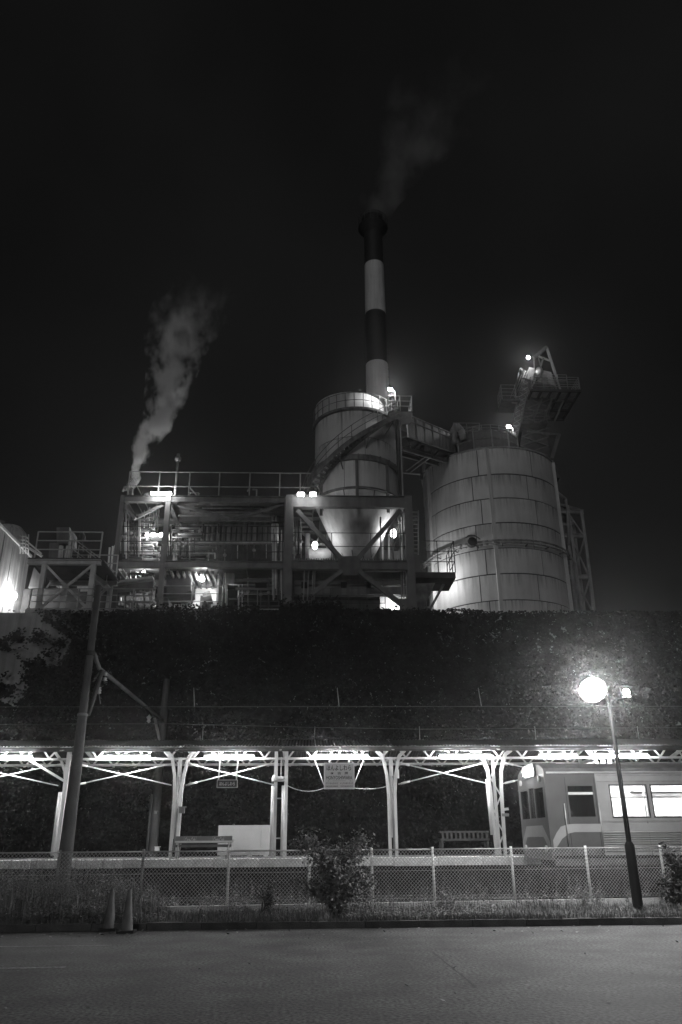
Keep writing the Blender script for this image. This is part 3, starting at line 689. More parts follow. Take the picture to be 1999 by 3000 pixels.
for py in (1535, 1610, 1655, 1740): ptube(tr, 'standpipe', M_STEELL, [P(1640, py, TY2-.3), P(1672, py+4, TY2-.3)], .1)
ptube(tr, 'standpipe', M_STEELL, [P(1664, 1500, TY2-.4), P(1668, 1600, TY2-.4), P(1690, 1800, TY2-.4)], .13)
ptube(tr, 'standpipe', M_STEELL, [P(1618, 1430, TY2), P(1658, 1462, TY2), P(1660, 1485, TY2)], .12)
for (a, c) in (((1620, 1445), (1658, 1462)), ((1640, 1478), (1700, 1495))): pbeam(tr, 'roof_rafter', M_STEEL, P(*a, TY2), P(*c, TY2), .16, .25)
part(tr, 'side_panel', M_CLAD, lambda b: quadbox(b, [(1632, 1480), (1668, 1490), (1690, 1803), (1650, 1803)], TY2+1.2, TY2+1.4))

# ------------------------------------------------------------------ open steel process building (left of the silo)
B0 = 41.0; B1 = 48.0
bl = thing('process_building', 'open steel-framed plant building full of pipes, beside the silo frame', 'plant building', P(590, 1800, B0))
cx = [P(341, 1630, B0).x, P(480, 1630, B0).x, P(838, 1630, B0).x]
zt1 = P(600, 1464, B0).z; zm1 = P(600, 1655, B0).z; zmid = P(600, 1590, B0).z
for i, x in enumerate(cx):
    for y in (B0, (B0+B1)/2, B1):
        pibeam(bl, 'column', M_STEEL, (x, y, FZ), (x, y, zt1+.2), .28 if i else .22, .3)
for y in (B0, (B0+B1)/2, B1):
    for i in (0, 1):
        pibeam(bl, 'girder', M_STEEL, (cx[i], y, zt1), (cx[i+1], y, zt1), .3, .4)
        pibeam(bl, 'girder', M_STEEL, (cx[i], y, zm1), (cx[i+1], y, zm1), .3, .4)
for x in cx:
    pibeam(bl, 'girder', M_STEEL, (x, B0, zt1), (x, B1, zt1), .25, .4); pibeam(bl, 'girder', M_STEEL, (x, B0, zm1), (x, B1, zm1), .25, .4)
x4 = [cx[0], (cx[0]+cx[1])/2, cx[1], cx[1]+(cx[2]-cx[1])*.33, cx[1]+(cx[2]-cx[1])*.66, cx[2]]
for i in range(5):
    part(bl, 'floor_grating', M_DARK, lambda b: b.box((x4[i]+.03, B0+.2, zm1+.235), (x4[i+1]-.03, B1, zm1+.285)))
    if i > 1: part(bl, 'roof_panel', M_CLAD, lambda b: b.box((x4[i]+.03, B0+.2, zt1+.235), (x4[i+1]-.03, B1, zt1+.29)))
for (a, c) in (((520, 1478), (672, 1520)), ((832, 1478), (690, 1520)), ((480, 1478), (405, 1515)), ((358, 1478), (398, 1520))):
    pbeam(bl, 'brace', M_STEEL, P(*a, B0+.1), P(*c, B0+.1), .14, .16)
for (a, c) in (((365, 1475), (420, 1575)), ((495, 1480), (560, 1590)), ((392, 1525), (420, 1575))): pbeam(bl, 'rear_brace', M_STEELL, P(*a, B0+3.4), P(*c, B0+3.4), .22, .1)
# roof railing and mast
zr1 = zt1+.29
r0 = P(375, 1450, B0-.2)
rx = [P(px, 1420, B0-.2).x for px in (377, 466, 555, 643, 732, 820, 880)]
o = MB()
for py in (1384, 1426): 
    z = P(600, py, B0-.2).z; o.tube((rx[0], B0-.2, z), (rx[-1]+.6, B0-.2, z), .035, 5)
ro_ = o.build('roof_railing', M_STEELL, bl)
for x in rx: MB().tube((x, B0-.2, zt1+.2), (x, B0-.2, P(600, 1383, B0-.2).z), .04, 5).build('railing_post', M_STEELL, ro_)
for z in (P(600, 1384, B0-.2).z, P(600, 1426, B0-.2).z): pbeam(bl, 'side_rail', M_STEELL, (rx[0], B0-.2, z), (rx[0], B1, z), .05)
mx = P(517, 1400, B0); part(bl, 'mast', M_STEELL, lambda b: (b.tube((mx.x, B0, zt1+.2), (mx.x, B0, P(517, 1355, B0).z), .07, 8), b.sphere((mx.x, B0, P(517, 1345, B0).z), .2, 12, 8), b.tube((mx.x, B0, P(517, 1340, B0).z), (mx.x, B0, P(517, 1330, B0).z), .1, 8)), True)
for i, px in enumerate((425, 522, 556, 582, 673, 690, 745, 752, 790)):
    h = random.uniform(.35, .9); c = P(px, 1450, B0+random.uniform(0, 2)); ptube(bl, 'vent_stub', M_STEELL, [(c.x, c.y, zt1+.2), (c.x, c.y, zt1+.2+h), (c.x+.25*(-1)**i, c.y, zt1+.2+h)], .05)
for (a, c) in (((556, 1428), (580, 1455)), ((735, 1425), (725, 1440))): pbeam(bl, 'stay', M_STEELL, P(*a, B0), P(*c, B0), .07)
# steam outlet: twin bent stubs at the roof corner
ptube(bl, 'steam_outlet', M_STEELL, [P(386, 1455, B0+.3), P(386, 1430, B0+.3)], .1); ptube(bl, 'steam_outlet', M_STEELL, [P(376, 1455, B0+.3), P(376, 1428, B0+.3), P(366, 1426, B0+.3), P(360, 1440, B0+.3)], .07)
# clad box at the back of the upper floor: upright ribbed sheets
nsh = 15; pa, pb = 572, 800
for i in range(nsh):
    a = P(pa+(pb-pa)*i/nsh, 1586, 44.5); c = P(pa+(pb-pa)*(i+1)/nsh, 1524, 44.5)
    bb = MB(); w = c.x-a.x-.02
    bb.prism((a.x+w/2, 44.5, a.z), (a.x+w/2, 44.5, c.z), [(-w/2,0),(-w/4,0),(-w/6,.05),(w/6,.05),(w/4,0),(w/2,0),(w/2,-.03),(-w/2,-.03)], up=(0,-1,0))
    bb.build('cladding_sheet', M_CLAD, bl)
for i in range(12):
    a = P(598+(795-598)*i/12, 1640, 43.6); c = P(598+(795-598)*(i+1)/12, 1596, 43.6)
    MB().box((a.x+.015, 43.6, a.z), (c.x-.015, 43.66, c.z)).build('lower_sheet', M_DARK, bl)
part(bl, 'plant_casing', M_DARK, lambda b: b.box((P(572, 1650, 44.7).x, 44.7, zm1+.3), (P(805, 1650, 44.7).x, B1-.3, P(600, 1520, 44.7).z)))
for py, m_, hh in ((1516, M_CLAD, .55), (1590, M_STEELL, .12), (1596, M_STEEL, .1), (1503, M_STEEL, .12), (1490, M_DARK, .3)):
    pbeam(bl, 'rack_beam', m_, P(520, py, 44.2), P(832, py, 44.2), .2, hh)
# rows of horizontal pipes under the roof and down the storeys
rng = random.Random(3)
for (y0, y1, n, xa, xb, D) in ((1474, 1512, 10, 520, 830, 42.5), (1545, 1580, 6, 500, 600, 42.2), (1585, 1645, 11, 352, 470, 42.6), (1600, 1640, 8, 500, 640, 42.4), (1690, 1790, 10, 670, 840, 42.2), (1520, 1580, 7, 352, 450, 42.3), (1680, 1770, 6, 352, 470, 42.0)):
    for i in range(n):
        py = y0+(y1-y0)*(i+rng.random()*.6)/n; a = xa+rng.uniform(0, .3)*(xb-xa); c = xb-rng.uniform(0, .25)*(xb-xa)
        ptube(bl, 'process_pipe', rng.choice((M_STEEL, M_STEELL, M_GALV, M_DARK)), [P(a, py, D), P(c, py, D), P(c, py+rng.uniform(6, 22), D)], rng.choice((.035, .05, .08)), 6)
for (x0, x1, n, ya, yb, D) in ((798, 845, 16, 1535, 1770, 41.6), (850, 885, 9, 1510, 1640, 42), (352, 415, 11, 1490, 1640, 42.2), (490, 575, 13, 1530, 1640, 42.3), (352, 470, 9, 1670, 1790, 42), (655, 668, 4, 1670, 1790, 42), (420, 470, 6, 1480, 1560, 43), (570, 800, 8, 1590, 1645, 42.8), (690, 800, 6, 1680, 1790, 42.0)):
    for i in range(n):
        px = x0+(x1-x0)*(i+rng.random()*.7)/n; a = ya+rng.uniform(0, .35)*(yb-ya); c = yb-rng.uniform(0, .2)*(yb-ya)
        ptube(bl, 'riser_pipe', rng.choice((M_STEEL, M_STEEL, M_STEELL, M_WPAINT, M_GALV)), [P(px, a, D), P(px, c, D)], rng.choice((.02, .03, .045)), 6)
        if rng.random() < .5:
            q = P(px, (a+c)/2, D); part(bl, 'valve', M_STEELL, lambda b: b.sphere(q, .11, 8, 5))
# safety rails on each level (dark lines across the front)
for py, xa, xb in ((1542, 350, 838), (1562, 490, 838), (1586, 350, 838), (1617, 350, 838)):
    ptube(bl, 'guard_rail', M_DARK, [P(xa, py, B0+.3), P(xb, py, B0+.3)], .025, 5)
for px in (596, 640, 725): ptube(bl, 'guard_post', M_DARK, [P(px, 1535, B0+.3), P(px, 1560, B0+.3)], .05, 5)
# little lit cabin and stair landing in the left bay
part(bl, 'cabin', M_WPAINT, lambda b: b.box(P(446, 1550, 44), P(468, 1512, 45)))
part(bl, 'cabin_lintel', M_WPAINT, lambda b: b.box(P(448, 1505, 44), P(468, 1496, 44.4)))
part(bl, 'lit_tray', M_WPAINT, lambda b: b.beam(P(428, 1575, 43.6), P(470, 1575, 43.6), .9, .12))
for px in (549, 560, 567): ptube(bl, 'white_column', M_WPAINT, [P(px, 1580, 43.2), P(px, 1548, 43.2)], .09)
for px in (800, 806, 812): ptube(bl, 'white_column', M_WPAINT, [P(px, 1590, 43.2), P(px, 1535, 43.2)], .09)
stairs(bl, P(395, 1640, 42.5), P(440, 1545, 44.5), .8, (1, 0, 0), 12, M_STEEL)
# ground storey: dark hood, room with a lamp, switch box
part(bl, 'dark_hopper', M_DARK, lambda b: quadbox(b, [(488, 1672), (560, 1672), (560, 1730), (530, 1742), (488, 1745)], 42.2, 44.0))
rm0 = P(540, 1790, 44.2); rm1 = P(652, 1670, 44.2); rz_ = zm1-.22
part(bl, 'room_wall', M_WPAINT, lambda b: b.box((rm0.x-.6, 44.2, FZ), (rm1.x+.0, 44.3, rz_)))
part(bl, 'room_side_wall', M_WPAINT, lambda b: b.box((rm1.x+.0, 42.2, FZ), (rm1.x+.1, 44.2, rz_)))
for i in range(9): pbeam(bl, 'ceiling_joist', M_STEELL, (rm0.x-.4+i*.33, 41.4, rz_-.1), (rm0.x-.4+i*.33, 44.2, rz_-.1), .1, .18)
part(bl, 'machine', M_DARK, lambda b: (b.box(P(585, 1785, 43.2), P(620, 1752, 43.7)), b.tube(P(598, 1756, 43.2), P(620, 1750, 43.2), .4, 12)))
part(bl, 'wall_ledge', M_STEELL, lambda b: b.box(P(580, 1719, 43.9), P(645, 1714, 44.1)))
railing(bl, [P(468, 1785, 41.6), P(560, 1785, 41.6), P(650, 1785, 41.6)], 1.35, 3, .025, 1.5, M_STEELL)
part(bl, 'switch_box', M_STEELL, lambda b: b.box(P(660, 1712, 42.2), P(688, 1686, 42.6)))
part(bl, 'far_wall', M_DARK, lambda b: b.box((P(656, 1790, 44.9).x, 44.9, FZ), (P(848, 1790, 44.9).x, 45.0, zm1-.22)))
for py in (1700, 1725): pbeam(bl, 'wall_rail', M_STEEL, P(690, py, 42), P(840, py, 42), .1, .16)
part(bl, 'wall_vent', M_BLACK, lambda b: b.box(P(748, 1722, 41.9), P(782, 1708, 41.95)))
# left bay ground storey: sloping conveyor trough and clutter
pbeam(bl, 'sloping_trough', M_STEELL, P(255, 1722, 41.5), P(450, 1694, 41.5), .5, .14)
part(bl, 'trough_skirt', M_STEEL, lambda b: quadbox(b, [(330, 1716), (450, 1698), (450, 1720), (335, 1740)], 41.8, 42.4))
for i in range(14):
    c = P(rng.uniform(350, 445), rng.uniform(1765, 1785), 41.9+rng.random()); part(bl, 'yard_fitting', rng.choice((M_STEELL, M_GALV)), lambda b: (b.tube(c, c+Vector((rng.uniform(-.3, .3), .1, rng.uniform(.1, .4))), .06, 6), b.box(c-Vector((.12, .1, .1)), c+Vector((.12, .1, .05)))))
pbeam(bl, 'back_panel', M_CLAD, P(352, 1740, 44.5), P(455, 1740, 44.5), .1, 1.4)
pibeam(bl, 'hoist_brace', M_STEELL, P(358, 1672, 42.2), P(382, 1712, 42.2), .18, .18); pbeam(bl, 'hoist_brace', M_WPAINT, P(402, 1672, 43), P(410, 1686, 43), .1)

# ladder column left of the plant building
lc = thing('ladder_cage', 'pale caged ladder column beside the plant building', 'ladder', P(328, 1720, 43))
for px in (322, 331, 338): ptube(lc, 'upright', M_WPAINT, [P(px-8, 1722, 43), P(px, 1604+(px-322)*-.4, 43)], .06)
for i in range(9): pbeam(lc, 'rung', M_STEELL, P(317+i*.8, 1712-i*12, 43), P(331+i*.8, 1712-i*12, 43), .05)

M_STEELW = mat('light_grey_steel', .5, .55, var=.25, scale=1.5, streak=.3, fine=.1)
# ------------------------------------------------------------------ stair tower on the far left
st = thing('stair_tower', 'braced steel stair tower with railed top platform beside the bright building', 'stair tower', P(190, 1795, 35))
S0, S1 = 32.0, 35.0
la = P(132, 1655, S0); lb = P(276, 1652, S0); pzz = P(180, 1646, S0).z
for p in (la, lb):
    for y in (S0, S1): pibeam(st, 'leg', M_STEELW, (p.x, y, FZ), (p.x, y, pzz), .2, .2)
for y in (S0, S1):
    pibeam(st, 'deck_beam', M_STEELW, (la.x-.75, y, pzz-.02), (lb.x+.3, y, pzz-.02), .2, .22)
    z0 = P(120, 1780, S0).z
    pbeam(st, 'brace', M_STEELW, (la.x+.1, y, z0), (lb.x-.1, y, pzz-.2), .1); pbeam(st, 'brace', M_STEELW, (la.x+.1, y, pzz-.2), (lb.x-.1, y, z0), .1)
part(st, 'deck', M_DARK, lambda b: b.box((la.x-.75, S0-.1, pzz+.1), (lb.x+.35, S1+.1, pzz+.15)))
dk = pzz+.15
railing(st, [(la.x-.5, S0, dk), (lb.x+.2, S0, dk)], 1.25, 3, .03, 1.2, M_STEELW); railing(st, [(la.x-.5, S1, dk), (lb.x+.2, S1, dk)], 1.25, 3, .03, 1.2, M_STEELW)
stairs(st, P(318, 1722, 34.6), P(216, 1648, 33.6), .9, (0, 1, 0), 14, M_STEELW)
pbeam(st, 'stair_stringer', M_WPAINT, P(86, 1606, S0), P(124, 1630, S0), .06, .1); pbeam(st, 'stair_stringer', M_WPAINT, P(84, 1590, S0), P(122, 1622, S0), .06, .06)
for i in range(4): ptube(st, 'cage_hoop', M_STEELW, [P(52+8*k_, 1572+10*i+(6 if k_ in (0, 4) else 0), 38) for k_ in range(5)], .04, 5)
for k_ in range(5): ptube(st, 'cage_bar', M_STEELW, [P(52+8*k_, 1566, 38), P(52+8*k_, 1622, 38)], .035, 5)
part(st, 'cooler_box', M_CLAD, lambda b: (quadbox(b, [(166, 1584), (166, 1545), (204, 1545), (204, 1584)], 33.2, 34.4), quadbox(b, [(170, 1592), (166, 1583), (204, 1583), (199, 1592)], 33.2, 34.4)))
part(st, 'box_trim', M_WPAINT, lambda b: quadbox(b, [(199, 1592), (203, 1583), (203, 1544), (206, 1546), (206, 1583), (202, 1592)], 33.12, 33.18))
part(st, 'equipment_cabinet', M_CLAD, lambda b: quadbox(b, [(142, 1640), (146, 1590), (178, 1590), (178, 1640)], 33.4, 34.3))
for px, r in ((180, .1), (199, .08), (206, .05)): ptube(st, 'white_pipe', M_WPAINT, [P(px-4, 1640, 33.1), P(px, 1600, 33.1)], r)
part(st, 'box_stand', M_STEEL, lambda b: [b.beam(P(px, 1640, 33.6), P(px, 1588, 33.6), .06) for px in (170, 187, 200)])
part(st, 'signal_frame', M_STEEL, lambda b: b.path([P(243, 1618, 34.4), P(239, 1586, 34.4), P(247, 1583, 34.4), P(248, 1569, 34.4), P(239, 1559, 34.4), P(236, 1588, 34.4)], .05, 5))
for (x0, y0, x1, y1) in ((133, 1666, 126, 1722), (133, 1666, 160, 1690), (160, 1690, 137, 1722), (160, 1690, 192, 1722)): pbeam(st, 'inner_brace', M_STEELW, P(x0, y0, 36), P(x1, y1, 36), .07)
part(st, 'back_sheet', M_BUILD, lambda b: quadbox(b, [(84, 1722), (100, 1662), (128, 1695), (128, 1722)], 37.6, 37.7))
part(st, 'pale_hopper', M_WPAINT, lambda b: quadbox(b, [(226, 1723), (228, 1698), (250, 1700), (268, 1722)], 37.6, 38.2))
part(st, 'duct_hood', M_STEELW, lambda b: quadbox(b, [(160, 1712), (165, 1696), (172, 1695), (180, 1715)], 37, 37.6))
for (x0, y0, x1, y1) in ((160, 1692, 166, 1692), (140, 1692, 165, 1692), (150, 1700, 178, 1725)): pbeam(st, 'white_bar', M_WPAINT, P(x0, y0, 36.5), P(x1, y1, 36.5), .07)
# yard railing along the wall top
yr = thing('yard_railing', 'low steel railing along the wall top under the stair tower', 'railing', P(260, 1795, 31))
a = P(78, 1786, 31.2); c = P(450, 1786, 31.2); o = MB()
for py in (1725, 1744, 1763, 1783): z = P(260, py, 31.2).z; o.tube((a.x, 31.2, z), (c.x, 31.2, z), .022, 5)
o.build('rail', M_STEELL, yr)
for px in (84, 226, 320, 388): q = P(px, 1786, 31.2); ptube(yr, 'post', M_STEELL, [(q.x, 31.2, WZ-.2), (q.x, 31.2, P(260, 1724, 31.2).z)], .035, 6)
part(yr, 'backing_sheet', M_DARK, lambda b: b.box((P(70, 1727, 38.6).x, 38.6, WZ-.3), (P(345, 1727, 38.6).x, 38.7, P(260, 1727, 38.6).z)))

# ------------------------------------------------------------------ bright mill building at the left edge
mbd = thing('mill_building', 'pale blank-walled mill building lit by a wall lamp, left edge', 'building', (-17, 36, FZ))
D1 = 39.6; X1 = P(88, 1632, D1).x; ZR = P(88, 1632, D1).z
part(mbd, 'side_wall', M_BUILD, lambda b: b.box((X1-12, 31.4, FZ-.3), (X1, D1, ZR)))
part(mbd, 'roof_edge', M_WPAINT, lambda b: b.box((X1-12.1, 31.3, ZR), (X1+.08, D1+.1, ZR+.14)))
part(mbd, 'base_ledge', M_DARK, lambda b: b.box((X1+.002, 31.6, WZ+.0), (X1+.5, 36, WZ+.12)))
for i in range(6): pbeam(mbd, 'wall_joint', M_BUILD, (X1+.008, 32.4+i*1.2, FZ), (X1+.008, 32.4+i*1.2, ZR-.05), .03, .03)
dt = thing('dome_tank', 'small domed tank behind the bright mill building roof', 'tank', P(28, 1600, 44))
q = P(26, 1582, 44); part(dt, 'dome', M_TANK, lambda b: b.lathe((q.x, 44), [(1.05, ZR-3), (1.05, q.z), (.95, q.z+.45), (.65, q.z+.8), (.25, q.z+.95), (.02, q.z+1.0)], 24), True)
q2 = P(2, 1540, 44); part(dt, 'vent', M_STEEL, lambda b: (b.tube((q2.x, 44, q2.z-1.5), (q2.x, 44, q2.z+.3), .22, 10)))

# ------------------------------------------------------------------ lamps of the mill
def lamp_light(parent, p, r, inten):
    """the lamp's own light: a glowing sphere just outside the bulb's skin; inten in W/sr"""
    d = bpy.data.lights.new('lamp_light', 'POINT'); d.energy = 4*math.pi*inten; d.shadow_soft_size = r; d.use_soft_falloff = False
    o = bpy.data.objects.new('lamp_light', d); COL.objects.link(o); o.parent = parent; o.matrix_parent_inverse = Matrix.Translation(-rootloc(parent)); o.location = p
    return o
def bulb_lamp(label, p, r, inten, aim=(0, -1, -.3), post=None, name='flood_lamp', mt=M_STEEL, cat='lamp', sq=1.0):
    """round lamp: bulb, a hood behind it and its bracket; inten = candela-like"""
    t = thing(name, label, cat, p, 'lamps of the mill'); p = Vector(p); a = Vector(aim).normalized()
    MB().sphere(p, r, 12, 8, sq).build('bulb', emis(12), t); lamp_light(t, p, r*max(1, sq)*1.06, 2.6*inten)
    MB().tube(p-a*(r*max(1, sq)+.05), p-a*(r*max(1, sq)+.17), r*.9, 10, r*.45).build('housing', mt, t)
    if post: ptube(t, 'bracket', M_STEELL, [p-a*(r+.1)]+[Vector(q) for q in post], .035, 6)
    return t
def tube_lamp(label, a, b_, r, inten, group='lamps of the mill', hood=True, name='tube_lamp', gain=2.4):
    a = Vector(a); b_ = Vector(b_); L = (b_-a).length; t = thing(name, label, 'lamp', (a+b_)/2, group)
    MB().tube(a, b_, r, 8).build('tube', emis(round(gain*inten/(2*r*L), 1)), t)
    if hood: MB().beam(a+Vector((0, .02, r+.05)), b_+Vector((0, .02, r+.05)), r*2.6, .05).build('housing', M_STEELL, t)
    return t
tube_lamp('long tube lamp on the plant building roof edge beside the mast', P(443, 1445, B0-.5), P(502, 1445, B0-.5), .08, 7, hood=False)
tube_lamp('tube lamp over the lit tray in the left bay of the plant building', P(428, 1567, 42.8), P(456, 1567, 42.8), .07, 4)
bulb_lamp('round lamp next to the left front column of the plant building', P(472, 1567, 42.2), .13, 4, post=[P(490, 1567, 41.4)])
bulb_lamp('bright lamp over the ground-floor room of the plant building', P(592, 1696, 42.2), .17, 9, aim=(.3, -1, -.5), post=[P(596, 1690, 43)])
bulb_lamp('small lamp above the sloping trough in the left bay', P(421, 1678, 42.3), .1, 6, post=[P(424, 1668, 42.5)])
tube_lamp('left of the two short lamps on the frame corner', P(872, 1449, F0-.6), P(891, 1449, F0-.6), .09, 1.4)
tube_lamp('second of the two short lamps on the frame corner, nearer the silo', P(908, 1449, F0-.6), P(927, 1449, F0-.6), .09, 1.4)
bulb_lamp('glowing lamp below the silo cone on its left side', P(923, 1598, 43.2), .17, 2.6, post=[P(940, 1560, 44.5)], sq=1.5)
bulb_lamp('glowing lamp right of the silo cone near the frame column', P(1153, 1563, 43.2), .19, 3.4, post=[P(1170, 1530, 44)], sq=1.5)
bulb_lamp('lamp on the post at the silo top landing', P(1142, 1141, 41.5), .12, 9, aim=(-1, -.4, -.2), post=[P(1157, 1146, 41.5), P(1161, 1205, 41.5)])
bulb_lamp('lamp on a short post at the tank top', P(1489, 1250, 54.0), .16, 8, aim=(-1, -.4, -.2), post=[P(1502, 1253, 54), P(1508, 1290, 54)])
bulb_lamp('topmost lamp on the elevator head platform', P(1548, 1047, 58.6), .17, 7, aim=(-.6, -1, -.2), post=[P(1562, 1045, 59.4)])
DW = (X1+.32)/P(41, 1747, 1.0).x
bulb_lamp('wall lamp on the bright mill building', P(41, 1747, DW), .16, 8, aim=(1, -.2, -.1), post=[Vector((X1, DW+.1, P(41, 1747, DW).z))], sq=1.3)
bulb_lamp('flood lamp under the side balcony shining on the tank', P(1254, 1690, 53.0), .12, 13, aim=(.6, .8, 0), post=[P(1238, 1690, 51.5)])
bulb_lamp('lamp near the foot of the silo frame behind the grille', P(1160, 1780, 42.6), .1, 3, aim=(0, 1, 0), post=[P(1165, 1760, 43.2)])

# ------------------------------------------------------------------ platform canopy
CA = 23.5
cn = thing('platform_canopy', 'long white steel platform canopy with zigzag trusses and corrugated roof', 'canopy', (0, 24.3, PZT))
XE0, XE1 = -19.0, 19.0
zc1 = P(1000, 2196, CA).z; zc0 = P(1000, 2222, CA).z
EZ = P(1000, 2189, 22.6).z; RZ = P(1000, 2168, 24.4).z
# corrugated roof sheets, two slopes
def corr(y0, z0, y1, z1, name):
    b = MB(); n = 20; w = .905; xs = [w*i/n for i in range(n+1)]
    for i, x in enumerate(xs):
        h = .018*math.sin(i*math.pi/1.0+math.pi/2) if True else 0
        b.v += [(x, y0, z0+h), (x, y1, z1+h)]
    for i in range(n): b.f.append((2*i, 2*i+2, 2*i+3, 2*i+1))
    return b.mesh(name, M_ROOF)
sh1 = corr(22.55, EZ+.03, 24.4, RZ, 'roof_sheet'); sh2 = corr(24.4, RZ, 26.4, EZ+.03, 'roof_sheet')
for i in range(42):
    for sh in (sh1, sh2): link('roof_sheet', sh, cn).location = (XE0+i*.905, 0, random.uniform(0, .006))
part(cn, 'fascia', M_STEEL, lambda b: b.box((XE0, 22.6, EZ-.05), (XE1, 22.64, EZ+.005)))
M_SOFF = M_STEELL
def chord(y, z, w, h, mt=M_WPAINT, name='truss_chord'): return part(cn, name, mt, lambda b: b.box((XE0, y-w/2, z-h/2), (XE1, y+w/2, z+h/2)))
chord(CA, zc1, .06, .05); chord(CA, zc0, .07, .06)
BY = 25.5
zb1 = P(1000, 2222, BY).z; zb0 = P(1000, 2239, BY).z
chord(BY, zb1, .06, .05); chord(BY, zb0, .07, .07)
for y, z in ((22.95, EZ+.02), (24.0, (EZ+RZ)/2+.05), (24.9, RZ-.12), (26.1, EZ)): chord(y, z-.05, .06, .08, M_STEEL, 'purlin')
chord(24.5, zb0+.08, .05, .06, M_STEEL, 'tie_rail')
posts = [P(186, 2350, CA).x, P(520, 2350, CA).x, P(822, 2350, CA).x, P(1149, 2350, CA).x, P(1456, 2350, CA).x]
posts = [posts[0]-3.3]+posts+[posts[-1]+3.25, posts[-1]+6.5]
web = MB().beam((-.17, CA, zc1-.02), (0, CA, zc0+.02), .045).mesh('truss_web', M_WPAINT)
web2 = MB().beam((.17, CA, zc1-.02), (0, CA, zc0+.02), .045).mesh('truss_web', M_WPAINT)
x = XE0+.35
while x < XE1-.3:
    for w_, s in ((web, -.17), (web2, .17)):
        link('truss_web', w_, cn).location = (x, 0, 0)
        if -14 < x < 14: link('truss_web', w_, cn).location = (x, BY-CA, zb1-zc1)
    x += .69
for xp in posts:                                        # cross frames: rafters and knee struts
    pbeam(cn, 'rafter', M_WPAINT, (xp, 22.65, EZ-.03), (xp, 24.4, RZ-.06), .06, .1); pbeam(cn, 'rafter', M_WPAINT, (xp, 24.4, RZ-.06), (xp, 26.35, EZ-.03), .06, .1)
    pbeam(cn, 'cross_tie', M_WPAINT, (xp, CA, zc0), (xp, BY, zb0+.02), .05, .08)
def railpost(x, y, style):
    """posts bent out of old rail: splayed, laddered or latticed"""
    zb = PZT; zt_ = zc0
    nm = 'post'
    if style == 'single':
        b = MB().beam((x, y, zb), (x, y, zt_+.2), .11, .11); o = b.build(nm, M_WPAINT, cn)
        ptube(cn, 'downpipe', M_WPAINT, [(x-.09, y-.08, zb+.1), (x-.09, y-.08, zt_-.9)], .06)
        cur = [Vector((x, y, zt_-.7)), Vector((x-.06, y, zt_-.35)), Vector((x-.2, y, zt_-.05)), Vector((x-.42, y, zt_+.2))]
        for i in range(3): MB().beam(cur[i], cur[i+1], .07, .07).build('bracket', M_WPAINT, o)
        pbeam(cn, 'knee_strut', M_WPAINT, (x-1.1, y, zt_-.02), (x, y, zt_-.62), .06)
    elif style == 'splay':
        for s in (-1, 1):
            b = MB(); pts = [Vector((x+s*.09, y, zb)), Vector((x+s*.09, y, zt_-1.0)), Vector((x+s*.13, y, zt_-.45)), Vector((x+s*.24, y, zt_+.05)), Vector((x+s*.42, y, zt_+.22))]
            for a_, c_ in zip(pts, pts[1:]): b.beam(a_, c_, .085, .1)
            b.build(nm, M_WPAINT, cn)
        part(cn, 'web_plate', M_WPAINT, lambda b: b.box((x-.06, y-.02, zb+.5), (x+.06, y+.02, zt_)))
        ptube(cn, 'conduit', M_STEELL, [(x+.02, y-.1, zb+.2), (x+.02, y-.1, zt_-.5)], .03)
    elif style == 'ladder':
        for s in (-1, 1):
            b = MB(); b.beam((x+s*.15, y, zb), (x+s*.15, y, zt_+.2), .1, .1); o = b.build(nm, M_WPAINT, cn)
            ptube(cn, 'downpipe', M_WPAINT, [(x+s*.15-.07, y-.08, zb+.05), (x+s*.15-.07, y-.08, zt_-.75)], .05)
        for z in (zb+.5, zb+1.55, zb+2.05): pbeam(cn, 'rung', M_WPAINT, (x-.15, y, z), (x+.15, y, z), .035)
    else:
        for s in (-1, 1):
            b = MB(); pts = [Vector((x+s*.12, y, zb)), Vector((x+s*.16, y, zt_-.9)), Vector((x+s*.2, y, zt_-.35)), Vector((x+s*.36, y, zt_+.1)), Vector((x+s*.55, y, zt_+.22))]
            for a_, c_ in zip(pts, pts[1:]): b.beam(a_, c_, .085, .1)
            b.build(nm, M_WPAINT, cn)
        pbeam(cn, 'post', M_WPAINT, (x, y+.15, zb), (x, y+.15, zt_+.1), .08)
        for i in range(5):
            z0 = zb+.1+i*.5; s = (-1)**i; pbeam(cn, 'lacing_bar', M_WPAINT, (x-s*.13, y, z0), (x+s*.14, y, z0+.5), .035)
        ptube(cn, 'downpipe', M_WPAINT, [(x-.22, y-.06, zb+.55), (x-.25, y-.06, zt_-.6)], .05)
styles = ['splay', 'single', 'splay', 'ladder', 'splay', 'lattice', 'splay', 'ladder']
for xp, s in zip(posts, styles): railpost(xp, CA, s)
for xp in posts[1:-1]:
    MB().beam((xp, BY, PZT), (xp, BY, zb1), .09, .09).build('rear_post', M_WPAINT, cn) if xp > 6 or xp < -9 else None
# crossed tie rods between posts (the sign bay has none)
for i in (0, 1, 2, 4, 5):
    a, c = posts[i], posts[i+1]; zu, zl = zc0-.12, zc0-.72
    for s in (0, 1):
        p0 = Vector((a+.2, CA-.02*s, zu if s else zl)); p1 = Vector((c-.2, CA-.02*s, zl if s else zu))
        ptube(cn, 'tie_rod', M_WPAINT, [p0, p1], .018, 6); ptube(cn, 'turnbuckle', M_WPAINT, [p0.lerp(p1, .03), p0.lerp(p1, .13)], .032, 6)
